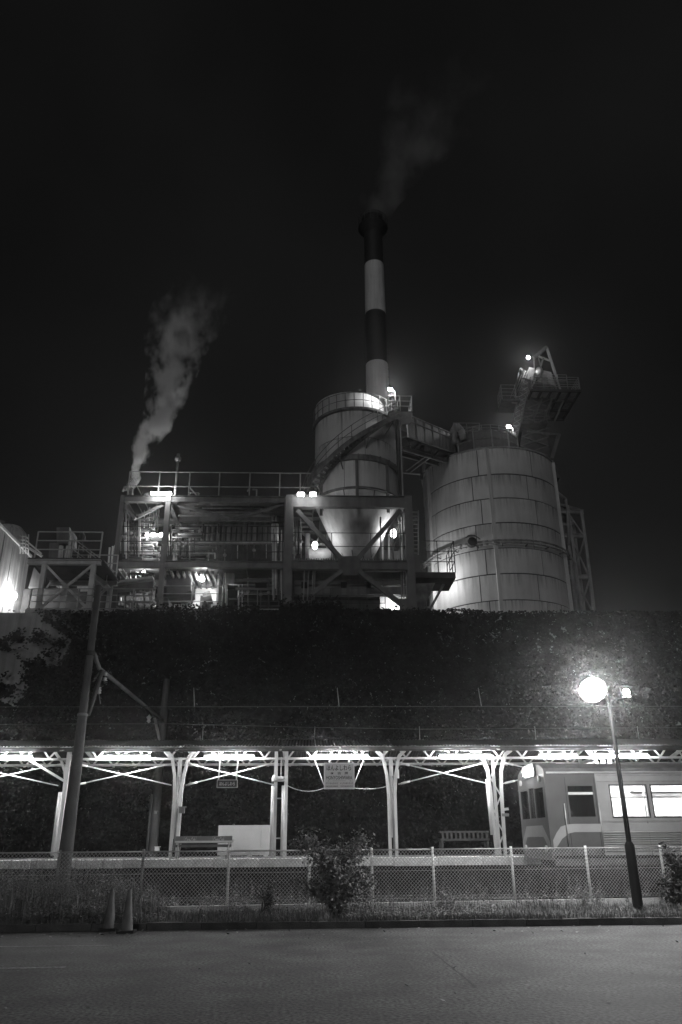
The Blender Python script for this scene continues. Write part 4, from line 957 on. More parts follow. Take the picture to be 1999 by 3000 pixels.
# sagging cable across the sign bay
def sag(a, c, dz, n=10): return [a.lerp(c, i/n)-Vector((0, 0, dz*4*(i/n)*(1-i/n))) for i in range(n+1)]
ptube(cn, 'cable', M_GALV, sag(P(840, 2300, CA), P(952, 2308, CA), .13), .012, 5); ptube(cn, 'cable', M_GALV, sag(P(1036, 2308, CA), P(1140, 2302, CA), .06), .012, 5)

# fluorescent fixtures
fl = [(-40, 95), (300, 440), (600, 745), (925, 1080), (1288, 1440), (1580, 1690), (1735, 1900)]
names = ['leftmost canopy tube lamp, at the picture edge', 'canopy tube lamp over the bay right of the concrete pole', 'canopy tube lamp above the small hanging name plate', 'canopy tube lamp above the large station sign',
         'canopy tube lamp above the dark slatted bench', 'canopy tube lamp above the front of the rail car', 'rightmost canopy tube lamp above the rail car windows']
for (x0, x1), nm in zip(fl, names):
    z = P(1000, 2217, 23.2).z
    a = P(x0, 2217, 23.2); c = P(x1, 2217, 23.2); a.z = c.z = z
    tube_lamp(nm, a, c, .024, 10, 'tube lamps under the canopy', gain=1.9)

# ------------------------------------------------------------------ platform furniture
SGY = 23.05
s0 = P(951, 2310, SGY); s1 = P(1037, 2236, SGY)
sg = thing('station_sign', 'large hanging white station name sign with Japanese and Latin lettering', 'sign', (s0.x, SGY, s0.z))
part(sg, 'board', M_SIGNW, lambda b: b.box((s0.x, SGY, s0.z), (s1.x, SGY+.08, s1.z)))
part(sg, 'frame', M_WPAINT, lambda b: [b.box((s0.x-.015, SGY-.012, s0.z-.015), (s0.x+.012, SGY+.09, s1.z+.015)), b.box((s1.x-.012, SGY-.012, s0.z-.015), (s1.x+.015, SGY+.09, s1.z+.015)), b.box((s0.x+.012, SGY-.012, s1.z-.012), (s1.x-.012, SGY+.09, s1.z+.015)), b.box((s0.x+.012, SGY-.012, s0.z-.015), (s1.x-.012, SGY+.09, s0.z+.012))])
sw = s1.x-s0.x; sh = s1.z-s0.z
def sgp(u, v): return (s0.x+sw*u, SGY-.004, s1.z-sh*v)
lettering(sg, 'ほんよしわら', sgp(.49, .185), sw*.84, sh*.215, M_INK, 0, .022)
for u, chh in ((.26, '本'), (.50, '吉'), (.74, '原')): lettering(sg, chh, sgp(u, .40), sw*.125, sh*.105, M_INK, 0, .02)
lettering(sg, '(静岡)', sgp(.895, .425), sw*.05, sh*.02, M_INK)
lettering(sg, 'HONYOSHIWARA', sgp(.50, .575), sw*.88, sh*.15, M_INK, 0, .015)
lettering(sg, 'がくなんはらだ', sgp(.255, .795), sw*.41, sh*.075, M_INK, 0, .012)
lettering(sg, 'よしわらほんちょう', sgp(.745, .795), sw*.43, sh*.075, M_INK, 0, .012)
lettering(sg, 'GAKUNAN-HARADA', sgp(.255, .915), sw*.41, sh*.06, M_INK, 0, .012)
lettering(sg, 'YOSHIWARAHONCHO', sgp(.745, .915), sw*.43, sh*.06, M_INK, 0, .012)
part(sg, 'arrow_line', M_INK, lambda b: b.box((s0.x+sw*.28, SGY-.003, s1.z-sh*.705), (s0.x+sw*.72, SGY-.001, s1.z-sh*.697)))
for u in (.13, .87): part(sg, 'arrow_head', M_INK, lambda b: b.tri(sgp(u-.02, .715), sgp(u+.02, .715), sgp(u, .685)))
for px in (965, 1022): q = P(px, 2238, SGY+.04); ptube(sg, 'hanger', M_WPAINT, [q, (q.x, q.y, zc0)], .022, 6)
ptube(sg, 'stay', M_WPAINT, [P(950, 2300, SGY+.04), P(921, 2222, CA)], .012, 5); ptube(sg, 'stay', M_WPAINT, [P(1038, 2297, SGY+.04), P(1067, 2222, CA)], .012, 5)
# small name plate
n0 = P(635, 2308, SGY); n1 = P(697, 2284, SGY)
npl = thing('name_plate', 'small dark hanging name plate with white hiragana above the bench', 'sign', (n0.x, SGY, n0.z))
part(npl, 'plate', M_SIGND, lambda b: b.box((n0.x+.02, SGY, n0.z+.02), (n1.x-.02, SGY+.03, n1.z-.02)))
part(npl, 'frame', M_GALV, lambda b: [b.box((n0.x, SGY-.01, n0.z), (n0.x+.02, SGY+.04, n1.z)), b.box((n1.x-.02, SGY-.01, n0.z), (n1.x, SGY+.04, n1.z)), b.box((n0.x+.02, SGY-.01, n1.z-.02), (n1.x-.02, SGY+.04, n1.z)), b.box((n0.x+.02, SGY-.01, n0.z), (n1.x-.02, SGY+.04, n0.z+.02))])
lettering(npl, 'ほんよしわら', ((n0.x+n1.x)/2, SGY-.004, (n0.z+n1.z)/2), (n1.x-n0.x)*.74, .1, M_WPAINT, 0, .01)
for x in (n0.x+.04, n1.x-.04): ptube(npl, 'hanger', M_WPAINT, [(x, SGY+.02, n1.z), (x+.02*(1 if x > n0.x+.1 else .6), SGY+.02, zc0)], .018, 6)
# advert bench
b0 = P(516, 2471, 23.15); b1 = P(683, 2449, 23.15)
bn = thing('advert_bench', 'platform bench with a painted advertising backrest in front of the white board', 'bench', (b0.x, 23.15, PZT))
part(bn, 'backrest', M_ADRED, lambda b: b.box((b0.x, 23.0, b0.z), (b1.x, 23.04, b1.z)))
for u in (.26, .76):
    cx_ = b0.x+(b1.x-b0.x)*u; cz_ = (b0.z+b1.z)/2
    part(bn, 'logo_panel', M_CARL, lambda b: [b.box((cx_-.17, 22.99, cz_-.09), (cx_+.17, 22.997, cz_-.084)), b.box((cx_-.17, 22.99, cz_+.084), (cx_+.17, 22.997, cz_+.09)), b.box((cx_-.17, 22.99, cz_-.084), (cx_-.164, 22.997, cz_+.084)), b.box((cx_+.164, 22.99, cz_-.084), (cx_+.17, 22.997, cz_+.084))])
    lettering(bn, 'Coca-Cola', (cx_, 22.994, cz_), .29, .12, M_SIGNW, .45, .03)
sz_ = PZT+.42
part(bn, 'lower_slat', M_STEEL, lambda b: b.box((b0.x+.02, 23.01, b0.z-.1), (b1.x-.02, 23.03, b0.z-.03)))
for i in range(4): part(bn, 'seat_slat', M_STEELL, lambda b: b.box((b0.x, 23.06+i*.1, sz_), (b1.x, 23.15+i*.1, sz_+.03)))
part(bn, 'seat_edge', M_WPAINT, lambda b: b.box((b0.x, 22.95, sz_-.02), (b1.x, 22.98, sz_+.03)))
for x in (b0.x+.06, b1.x-.12):
    for y in (23.0, 23.4): ptube(bn, 'leg', M_GALV, [(x, y, PZT), (x+.04, y, sz_)], .018, 6)
    ptube(bn, 'back_stay', M_GALV, [(x, 23.04, sz_), (x, 23.05, b1.z-.02)], .016, 6)
# white board
w0 = P(636, 2514, 24.6); w1 = P(797, 2417, 24.6)
wb = thing('white_board', 'plain white framed notice board standing behind the advert bench', 'board', (w0.x, 24.6, PZT))
for u0, u1 in ((0, .272), (.275, .80), (.803, 1)): part(wb, 'panel', M_BOARD, lambda b: b.box((w0.x+(w1.x-w0.x)*u0, 24.6, PZT+.05), (w0.x+(w1.x-w0.x)*u1, 24.66, w1.z)))
part(wb, 'foot', M_GALV, lambda b: [b.box((w0.x+(w1.x-w0.x)*u-.06, 24.55, PZT), (w0.x+(w1.x-w0.x)*u+.06, 24.75, PZT+.05)) for u in (.1, .6, .9)])
part(wb, 'placard', M_GALV, lambda b: [b.box((w0.x+(w1.x-w0.x)*.57, 24.57, PZT+.06), (w0.x+(w1.x-w0.x)*.61, 24.595, PZT+.2)), b.box((w0.x+(w1.x-w0.x)*.63, 24.57, PZT+.06), (w0.x+(w1.x-w0.x)*.67, 24.595, PZT+.2))])
# dark bench
d0 = P(1292, 2488, 24.9); d1 = P(1432, 2434, 24.9)
db = thing('slatted_bench', 'dark wooden slatted bench left of the lattice canopy post', 'bench', (d0.x, 25, PZT))
bzt = d1.z; sb = PZT+.42
for i in range(11): part(db, 'back_slat', M_WOOD, lambda b: b.box((d0.x+.05+i*(d1.x-d0.x-.15)/10, 24.88, sb+.04), (d0.x+.11+i*(d1.x-d0.x-.15)/10, 24.9, bzt-.05)))
part(db, 'top_rail', M_WOOD, lambda b: b.box((d0.x, 24.86, bzt-.05), (d1.x, 24.93, bzt)))
part(db, 'lower_rail', M_WOOD, lambda b: b.box((d0.x, 24.86, sb-.01), (d1.x, 24.93, sb+.04)))
for i in range(4): part(db, 'seat_slat', M_WOOD, lambda b: b.box((d0.x, 24.94+i*.1, sb-.03), (d1.x, 25.02+i*.1, sb)))
for x in (d0.x+.02, d1.x-.08):
    for y in (24.87, 25.28): part(db, 'leg', M_WOOD, lambda b: b.box((x, y, PZT), (x+.06, y+.06, sb-.03)))
    part(db, 'armrest', M_WOOD, lambda b: b.box((x, 24.94, sb+.2), (x+.06, 25.34, sb+.24)))
# small boxes and a loudspeaker on the posts
def smallbox(label, p0, p1, y, mt=M_STEELL, name='switch_box'):
    t = thing(name, label, 'box', P(*p0, y)); a = P(*p0, y); c = P(*p1, y)
    part(t, 'case', mt, lambda b: b.box((a.x, y, a.z), (c.x, y+.12, c.z))); part(t, 'lid', mt, lambda b: b.box((a.x-.015, y-.02, c.z), (c.x+.03, y+.14, c.z+.02))); return t
smallbox('small grey box on the splayed post left of the advert bench', (524, 2382), (541, 2365), 23.3)
smallbox('pale box low on the far pole', (453, 2496), (467, 2482), 28.7, M_WPAINT)
smallbox('small sign box on the far pole at mid height', (453, 2384), (460, 2377), 28.7, M_STEELL)
t = thing('loudspeaker', 'white horn loudspeaker hanging between the laddered posts', 'speaker', P(815, 2282, 23.4))
q = P(815, 2282, 23.4); part(t, 'horn', M_WPAINT, lambda b: b.tube(q+Vector((-.04, 0, 0)), q+Vector((-.14, -.05, .02)), .05, 10, .1)); part(t, 'body', M_WPAINT, lambda b: b.tube(q+Vector((-.05, 0, 0)), q+Vector((.16, 0, -.01)), .075, 10)); ptube(t, 'hanger', M_WPAINT, [q+Vector((.08, 0, .05)), (q.x+.08, q.y, zc0)], .015, 6)
t = thing('pendant_switch', 'white pendant on a cord right of the large station sign', 'switch', P(1167, 2275, 23.4)); q = P(1167, 2280, 23.4)
part(t, 'handle', M_WPAINT, lambda b: b.tube(q, q+Vector((0, 0, .24)), .03, 8)); ptube(t, 'cord', M_WPAINT, [q+Vector((0, 0, .24)), (q.x, q.y, zc0)], .008, 5)
t = thing('post_speaker', 'small bracketed fittings on the right of the lattice post', 'fitting', P(1480, 2370, 23.4)); q = P(1470, 2372, 23.4)
part(t, 'arm', M_WPAINT, lambda b: b.beam(q, q+Vector((.2, 0, .02)), .05, .07)); part(t, 'plate', M_STEELL, lambda b: b.box((q.x, q.y-.02, q.z-.18), (q.x+.2, q.y+.02, q.z-.1)))

# ------------------------------------------------------------------ rail car
RY0, RY1 = 19.72, 22.34
RX = P(1612, 2380, RY0).x
LEN = 17.5
rc = thing('rail_car', 'stainless electric rail car with lit windows entering at the right edge', 'train', (RX, 21, 0))
ZF, ZE = 1.12, P(1800, 2264, RY0).z
wz0 = P(1800, 2392, RY0).z; wz1 = P(1800, 2302, RY0).z
def rx_(px): return P(px, 2350, RY0).x-RX
cw0, cw1 = rx_(1668), rx_(1741)
wins = [(cw0, cw1)]
x = rx_(1793)
sidewin = []
while x < LEN-1.2: sidewin.append((x, x+.88)); x += 1.02 if len(sidewin) % 3 else 1.75
holes = [(a, b_, wz0-ZF, wz1-ZF) for a, b_ in wins+sidewin]
cabL = rx_(1752)
def side(y, dy, lo, hi, mt, nm):
    hs = [(a-lo, b_-lo, z0, z1) for a, b_, z0, z1 in holes if a >= lo and b_ <= hi]
    part(rc, nm, mt, lambda b: b.holes((RX+lo, y, ZF), (1, 0, 0), (0, 0, 1), hi-lo, ZE-ZF, hs, (0, dy, 0)))
for y, dy in ((RY0, .06), (RY1, -.06)):
    side(y, dy, 0.0, cabL, M_CARG, 'cab_side'); side(y, dy, cabL+.004, LEN, M_STAIN, 'body_side')
pane = MB().box((0, RY0+.025, wz0+.0), (.88, RY0+.035, wz1)).mesh('window_pane', glass())
for a, b_ in sidewin: 
    link('window_pane', pane, rc).location = (RX+a, 0, 0); link('window_pane', pane, rc).location = (RX+a, RY1-RY0-.06, 0)
    part(rc, 'window_bar', M_GALV, lambda b: b.box((RX+a, RY0+.01, wz0+.42), (RX+b_, RY0+.02, wz0+.45)))
part(rc, 'cab_window', glass(), lambda b: b.box((RX+cw0, RY0+.025, wz0), (RX+cw1, RY0+.035, wz1)))
part(rc, 'cab_window_bar', M_WPAINT, lambda b: b.box((RX+cw0, RY0+.01, wz0+.5), (RX+cw1, RY0+.02, wz0+.56)))
# pale waist band sweeping down round the nose
bz0 = P(1800, 2437, RY0).z; bz1 = P(1800, 2413, RY0).z
def band(b):
    pts = [(LEN, bz0, bz1), (.55, bz0, bz1), (.4, bz0-.03, bz1-.01), (.22, bz0-.15, bz1-.06), (.1, bz0-.3, bz1-.2), (0.0, bz0-.42, bz1-.36)]
    for (xa, l0, h0), (xb, l1, h1) in zip(pts, pts[1:]):
        b.quad((RX+xa, RY0-.006, l0), (RX+xb, RY0-.006, l1), (RX+xb, RY0-.006, h1), (RX+xa, RY0-.006, h0))
part(rc, 'waist_band', M_CARL, band)
rib = MB().prism((RX+cabL+.03, RY0-.008, 0), (RX+LEN-.05, RY0-.008, 0), [(0,-.018),(.02,-.008),(.02,.008),(0,.018)]).mesh('rib', M_STAIN)
rz0 = P(1800, 2492, RY0).z
for i in range(9): link('rib', rib, rc).location = (0, 0, rz0+i*.05)
for zz in (wz0-.1, wz1+.1, ZE-.06): part(rc, 'body_moulding', M_GALV, lambda b: b.box((RX+cabL+.03, RY0-.015, zz-.012), (RX+LEN, RY0-.001, zz+.012)))
for i in range(14):
    part(rc, 'panel_seam', M_DARK, lambda b: b.box((RX+cabL+.0+i*1.15, RY0-.004, ZF), (RX+cabL+.012+i*1.15, RY0-.001, wz0-.12)))
for a, b_ in sidewin: part(rc, 'window_frame', M_DARK, lambda b: [b.box((RX+a-.03, RY0-.012, wz0-.03), (RX+a, RY0-.001, wz1+.03)), b.box((RX+b_, RY0-.012, wz0-.03), (RX+b_+.03, RY0-.001, wz1+.03)), b.box((RX+a, RY0-.012, wz1), (RX+b_, RY0-.001, wz1+.03)), b.box((RX+a, RY0-.012, wz0-.03), (RX+b_, RY0-.001, wz0))])
for a, b_ in wins: part(rc, 'cab_door', M_DARK, lambda b: [b.box((RX+a-.06, RY0-.004, ZF), (RX+a-.048, RY0-.001, ZE-.1)), b.box((RX+b_+.048, RY0-.004, ZF), (RX+b_+.06, RY0-.001, ZE-.1))])
for a in (cw0-.14, cw1+.09): ptube(rc, 'grab_rail', M_STAIN, [(RX+a, RY0-.05, ZF+.2), (RX+a, RY0-.05, wz0+.3)], .014, 6)
# front face with two windscreens and a gangway door
fw = RY1-RY0; fx = RX
fh = [(.22, .98, .95, 1.65), (1.66, 2.42, .95, 1.65), (1.1, 1.54, .95, 1.68)]
part(rc, 'front_face', M_CARG, lambda b: b.holes((fx-.06, RY0, ZF-.1), (0, 1, 0), (0, 0, 1), fw, ZE-ZF+.1, fh, (.06, 0, 0)))
for a, b_, z0, z1 in fh: part(rc, 'windscreen', glass(), lambda b: b.box((fx-.035, RY0+a, ZF-.1+z0), (fx-.025, RY0+b_, ZF-.1+z1)))
part(rc, 'nose_band', M_CARL, lambda b: [b.quad((fx-.066, RY0+.02, bz0-.45), (fx-.066, RY0+.55, bz0-.1), (fx-.066, RY0+.55, bz1-.02), (fx-.066, RY0+.02, bz1-.4)), b.quad((fx-.066, RY1-.02, bz0-.45), (fx-.066, RY1-.02, bz1-.4), (fx-.066, RY1-.55, bz1-.02), (fx-.066, RY1-.55, bz0-.1)), b.quad((fx-.066, RY0+.55, bz0-.1), (fx-.066, RY1-.55, bz0-.1), (fx-.066, RY1-.55, bz1-.02), (fx-.066, RY0+.55, bz1-.02))])
hl = P(1562, 2242, RY0+1.0)
part(rc, 'destination_box', M_CARG, lambda b: b.box((fx-.1, RY0+.75, ZE-.02), (fx+.5, RY1-.75, ZE+.3)))
for yy in (RY0+1.12, RY0+1.5): part(rc, 'headlight', emis(160), lambda b: b.tube((fx-.12, yy, ZE+.13), (fx-.16, yy, ZE+.13), .1, 12))
for yy in (RY0+.4, RY1-.4): part(rc, 'tail_light', M_WPAINT, lambda b: b.tube((fx-.06, yy, ZE-.1), (fx-.1, yy, ZE-.1), .07, 10))
for yy in (RY0+.35, RY1-.35): part(rc, 'buffer_lamp', M_WPAINT, lambda b: b.tube((fx-.06, yy, ZF+.15), (fx-.1, yy, ZF+.15), .08, 10))
prof = [(-1.31, ZE), (-1.22, ZE+.12), (-.95, ZE+.22), (-.5, ZE+.29), (0, ZE+.31), (.5, ZE+.29), (.95, ZE+.22), (1.22, ZE+.12), (1.31, ZE)]
part(rc, 'roof', M_CLAD, lambda b: b.prism((fx-.05, (RY0+RY1)/2, 0), (fx+LEN, (RY0+RY1)/2, 0), [(-p[0], p[1]) for p in prof], up=(0, 0, 1)))
part(rc, 'gutter', M_STAIN, lambda b: b.box((fx, RY0-.03, ZE-.01), (fx+LEN, RY0+.0, ZE+.03)))
part(rc, 'floor', M_DARK, lambda b: b.box((fx, RY0+.05, ZF-.06), (fx+LEN, RY1-.05, ZF+.0)))
part(rc, 'skirt', M_STEEL, lambda b: b.box((fx+.02, RY0+.02, ZF-.22), (fx+LEN, RY0+.08, ZF-.07)))
part(rc, 'underframe', M_DARK, lambda b: [b.box((fx+.3, RY0+.3, .55), (fx+LEN-.3, RY1-.3, ZF-.08)), b.box((fx+4.6, RY0+.15, .35), (fx+6.5, RY0+.9, .9)), b.box((fx+7, RY0+.15, .4), (fx+9.2, RY0+.7, .9))])
for bx in (1.9, 13.8):
    part(rc, 'bogie', M_DARK, lambda b: b.box((fx+bx-.2, RY0+.45, .42), (fx+bx+2.3, RY0+.6, .68)))
    for wx in (0, 2.1):
        for yy in (20.5, 21.57): part(rc, 'wheel', M_DARK, lambda b: b.tube((fx+bx+wx, yy-.06, .62), (fx+bx+wx, yy+.06, .62), .42, 20))
part(rc, 'inner_wall', M_WPAINT, lambda b: b.box((fx+cabL+.1, RY1-.12, ZF), (fx+LEN, RY1-.09, wz0)))
part(rc, 'fill_backing', M_WPAINT, lambda b: b.box((fx+cabL+.1, RY1-.14, wz0+.02), (fx+LEN, RY1-.125, ZE-.06)))  # pale sheet added over the far windows so the interior looks bright
part(rc, 'cab_bulkhead', M_STEELL, lambda b: b.box((fx+cabL+.05, RY0+.08, ZF), (fx+cabL+.09, RY1-.08, ZE)))
part(rc, 'ceiling', M_WPAINT, lambda b: b.box((fx+cabL+.1, RY0+.08, ZE-.06), (fx+LEN, RY1-.08, ZE-.03)))
part(rc, 'long_seat', M_STEEL, lambda b: [b.box((fx+cabL+.2, RY1-.55, ZF+.35), (fx+LEN, RY1-.12, ZF+.45)), b.box((fx+cabL+.2, RY1-.2, ZF+.45), (fx+LEN, RY1-.12, wz0-.04))])
for yy in (RY0+.75, RY1-.75): part(rc, 'ceiling_light', emis(90), lambda b: b.box((fx+cabL+.6, yy-.08, ZE-.1), (fx+LEN, yy+.08, ZE-.06)))
for i in range(6): ptube(rc, 'hand_pole', M_STAIN, [(fx+2.6+i*2.4, RY0+.6, ZF), (fx+2.6+i*2.4, RY0+.6, ZE-.06)], .018, 6)
for i in range(4):
    t0 = fx+3+i*4; part(rc, 'luggage_rack', M_STAIN, lambda b: b.box((t0, RY1-.4, wz1-.02), (t0+2.6, RY1-.12, wz1)))

# ------------------------------------------------------------------ line-side poles and wires
PY1 = 18.9
pb_ = P(180, 2585, PY1); ptp = P(287, 1716, PY1)
pole = thing('concrete_pole', 'tall round concrete pole with a cross beam, standing behind the fence at left', 'pole', (pb_.x, PY1, 0))
pX = (P(236, 2150, PY1).x)
zj = P(245, 2095, PY1).z
part(pole, 'shaft', M_POLE, lambda b: b.lathe((pX, PY1), [(.172, 0), (.108, zj)], 24), True)
part(pole, 'shaft', M_STEEL, lambda b: b.lathe((pX, PY1), [(.095, zj), (.078, ptp.z), (.01, ptp.z+.03)], 24), True)
part(pole, 'joint_ring', M_STEELL, lambda b: b.lathe((pX, PY1), [(.108, zj-.03), (.122, zj-.02), (.122, zj+.03), (.095, zj+.04)], 20))
za = P(268, 1914, PY1).z
part(pole, 'clamp', M_DARK, lambda b: b.lathe((pX, PY1), [(.09, za-.06), (.112, za-.05), (.112, za+.05), (.09, za+.06)], 20))
FP = Vector((P(468, 2250, 28.9).x, 28.9, 0)); zfe = P(470, 2112, 28.9).z
pa = Vector((pX+.08, PY1+.08, za)); pf = Vector((FP.x, FP.y, zfe))
dd = (pf-pa)
ptube(pole, 'cross_beam', M_STEELL, [pa, pa+dd*.06-Vector((0, 0, .22)), pf], .055, 8)
kn = pa+dd*.05-Vector((0, 0, .3))
ptube(pole, 'knee_brace', M_STEEL, [kn+dd*.02, P(275, 1990, PY1+.2)], .03); ptube(pole, 'drop_arm', M_STEEL, [P(300, 1965, PY1+.5), P(258, 2095, PY1+.2)], .06); ptube(pole, 'hanger_rod', M_STEELL, [P(290, 2033, PY1+.6), P(295, 2062, PY1+.6)], .015, 5)
for px, py in ((309, 1975), (308, 1990), (290, 2018), (290, 2027)):
    q = P(px, py, PY1+.6); part(pole, 'insulator', M_PORC, lambda b: b.lathe((q.x, q.y), [(.01, q.z-.05), (.07, q.z-.03), (.035, q.z), (.065, q.z+.03), (.01, q.z+.05)], 12), True)
fpole = thing('far_pole', 'slim dark pole against the ivy behind the canopy', 'pole', (FP.x, FP.y, 0))
part(fpole, 'shaft', M_FARP, lambda b: b.lathe((FP.x, FP.y), [(.17, 0), (.12, P(484, 1990, 28.9).z)], 16), True)
ptube(fpole, 'strut', M_STEELL, [Vector((FP.x+.1, 28.8, zfe-1.2)), Vector((FP.x-.25, 28.5, zfe+.05))], .05)
q = P(437, 2105, 28.2); part(fpole, 'insulator', M_PORC, lambda b: b.lathe((q.x, q.y), [(.01, q.z-.16), (.08, q.z-.1), (.05, q.z-.04), (.1, q.z+.04), (.04, q.z+.1), (.01, q.z+.14)], 12), True)
ptube(fpole, 'conduit', M_STEEL, [(FP.x-.19, 28.8, .3), (FP.x-.17, 28.8, 3.0)], .04)
# overhead wires
def wire(label, pts, r, droppers=()):
    o = ptube(None, 'overhead_wire', M_WIRE, pts, r*.75, 5); tag(o, label, 'wire', 'overhead line wires')
    for a_, c_ in droppers: ptube(o, 'dropper', M_GALV, [a_, c_], .012, 4)
    return o
zq = P(1300, 2136, 28.0).z
wire('far overhead wire crossing just above the canopy roof', [(-40, 28, P(60, 2132, 28).z), (P(480, 2120, 28).x, 28, P(480, 2120, 28).z), (P(925, 2131, 28).x, 28, P(925, 2131, 28).z), (P(1230, 2140, 28).x, 28, zq), (40, 28, zq+.15)], .016,
     [(P(x, 2128, 28), P(x, 2128, 28)-Vector((0, 0, .55))) for x in (596, 923, 1229, 1567, 1867)])
zn = P(1100, 2070, 21).z
wire('near overhead contact wire above the canopy in front of the ivy', [(-40, 21, zn), (40, 21, zn)], .012, [(Vector((P(x, 2070, 21).x, 21, zn)), Vector((P(x, 2070, 21).x-.05, 21, zn+.5))) for x in (570, 994, 1411, 1830)])
# ------------------------------------------------------------------ street lamp with two heads
SLY = 17.3
lp = thing('street_lamp', 'dark street lamp post with one glaring and one small head, in front of the train', 'street lamp', (0, 0, 0))
sb_ = P(1872, 2690, SLY); sX = P(1838, 2430, SLY).x; lp.location = (sX, SLY, .08)
zsl = P(1842, 2470, SLY).z; ztop = P(1789, 2050, SLY).z
part(lp, 'base_sleeve', M_BLACK, lambda b: b.lathe((sX, SLY), [(.15, .0), (.15, .06), (.105, .1), (.1, zsl-.04), (.06, zsl+.03)], 18), True)
part(lp, 'shaft', M_BLACK, lambda b: b.lathe((sX, SLY), [(.055, zsl), (.04, ztop+.15), (.005, ztop+.17)], 14), True)
hL = P(1737, 2022, SLY-.25); hR = P(1835, 2028, SLY+.1)
ptube(lp, 'arm', M_BLACK, [(sX, SLY, ztop-.1), (sX-.15, SLY-.1, ztop+.15), hL+Vector((.1, .15, .24))], .025); ptube(lp, 'arm', M_BLACK, [(sX, SLY, ztop-.1), (sX+.2, SLY+.05, ztop+.0), hR+Vector((0, 0, -.12))], .02)
lamp_light(lp, hL, .255, 125); lamp_light(lp, hR, .09, 5)
part(lp, 'lamp_head', emis(12), lambda b: b.sphere(hL, .24, 16, 10))
part(lp, 'small_lamp_head', emis(12), lambda b: b.sphere(hR, .085, 10, 6)); part(lp, 'small_lamp_foot', M_WPAINT, lambda b: b.box((hR.x-.08, hR.y-.06, hR.z-.12), (hR.x+.08, hR.y+.06, hR.z-.085)))

ax_ = Vector((-.12, -.8, -.6)).normalized(); e1 = ax_.cross(Vector((1, 0, 0))).normalized(); e2 = ax_.cross(e1); b = MB(); nu = 18; nv = 7
for rr in (.285, .3):
    for j in range(nv+1):
        th = (math.pi/2-.02)*j/nv
        for i in range(nu): a = 2*math.pi*i/nu; b.v.append(tuple(hL-ax_*rr*math.cos(th)+(e1*math.cos(a)+e2*math.sin(a))*rr*math.sin(th)))
for q in range(2):
    o_ = q*(nv+1)*nu
    for j in range(nv):
        for i in range(nu): i2 = (i+1) % nu; b.f.append((o_+j*nu+i, o_+j*nu+i2, o_+(j+1)*nu+i2, o_+(j+1)*nu+i))
for i in range(nu): i2 = (i+1) % nu; b.f.append((nv*nu+i, nv*nu+i2, (nv+1)*nu+nv*nu+i2, (nv+1)*nu+nv*nu+i))
b.build('reflector', M_DARK, lp, True)
# ------------------------------------------------------------------ chain-link fence on a low kerb
FA = PZ(440, 2655, .25); FB = PZ(1999, 2627, .25)
fn = thing('chain_link_fence', 'chain-link fence with pale posts on a low concrete kerb along the track', 'fence', (0, 18.5, 0))
fd = (FB-FA); fd.z = 0; fd.normalize()
ftop = 1.29; fb_ = .27
def fpt(px, py): p = PV(px, py, FA, FB); return Vector((p.x, p.y, 0))
fposts = [fpt(-80, 2600), fpt(163, 2600), fpt(414, 2590), fpt(669, 2575), fpt(906, 2570), fpt(1092, 2570), fpt(1271, 2565), fpt(1503, 2565), fpt(1724, 2560), fpt(1946, 2560)]
fposts.append(fposts[-1]+fd*1.9); fposts.append(fposts[-1]+fd*1.9)
nrm = Vector((-fd.y, fd.x, 0))
for i, p in enumerate(fposts):
    MB().tube(p+Vector((0, 0, .05)), p+Vector((random.gauss(0, .012), random.gauss(0, .012), ftop+.05)), .03, 8).build('fence_post', M_WPAINT if i > 2 else M_STEELL, fn, True)
for a, c in zip(fposts, fposts[1:]):
    L = (c-a).length; H = ftop-fb_; u = (c-a).normalized(); b = MB(); pitch = .079
    def pt2(s, z): return a+u*s+Vector((0, -.035+.012*math.sin(s*3), fb_+z))
    n = int((L+H)/pitch)+1
    for i in range(n):
        s = i*pitch
        s0_, z0_ = (s, 0) if s <= L else (L, s-L); s1_, z1_ = (s-H, H) if s-H >= 0 else (0, s)
        if z0_ < H: b.tube(pt2(s0_, z0_), pt2(s1_, z1_), .0046, 3)
        s0_, z0_ = (L-s, 0) if s <= L else (0, s-L); s1_, z1_ = (L-s+H, H) if s-H >= 0 else (L, s)
        if z0_ < H: b.tube(pt2(s0_, z0_), pt2(s1_, z1_), .0046, 3)
    b.build('chain_link_mesh', M_GALV, fn)
    for z in (ftop, (ftop+fb_)/2+.08): ptube(fn, 'top_rail' if z == ftop else 'tension_wire', M_GALV, [a+Vector((0, 0, z)), c+Vector((0, 0, z))], .018 if z == ftop else .005, 6)
for i, (a, c) in enumerate(zip(fposts, fposts[1:])):
    MB().beam(a+Vector((0, 0, .13))+fd*.01, c+Vector((0, 0, .13))-fd*.01, .16, .22).build('base_kerb', M_CONC2, fn)

# ------------------------------------------------------------------ traffic cones
def cone(label, px, py, lean):
    p = PZ(px, py, 0); t = thing('traffic_cone', label, 'cone', p, 'traffic cones at the kerb')
    o = MB().lathe((p.x, p.y), [(.115, .04), (.108, .06), (.036, .67), (.03, .7), (.012, .7)], 20).build('cone', M_CONE, t, True)
    part(t, 'base', M_DARK, lambda b: b.box((p.x-.15, p.y-.15, .004), (p.x+.15, p.y+.15, .045)))
    t.rotation_euler = (0, lean, 0); return t
cone('left of two faded traffic cones by the weedy kerb', 318, 2727, 0); cone('right one of two faded traffic cones by the weedy kerb', 371, 2733, -.015)

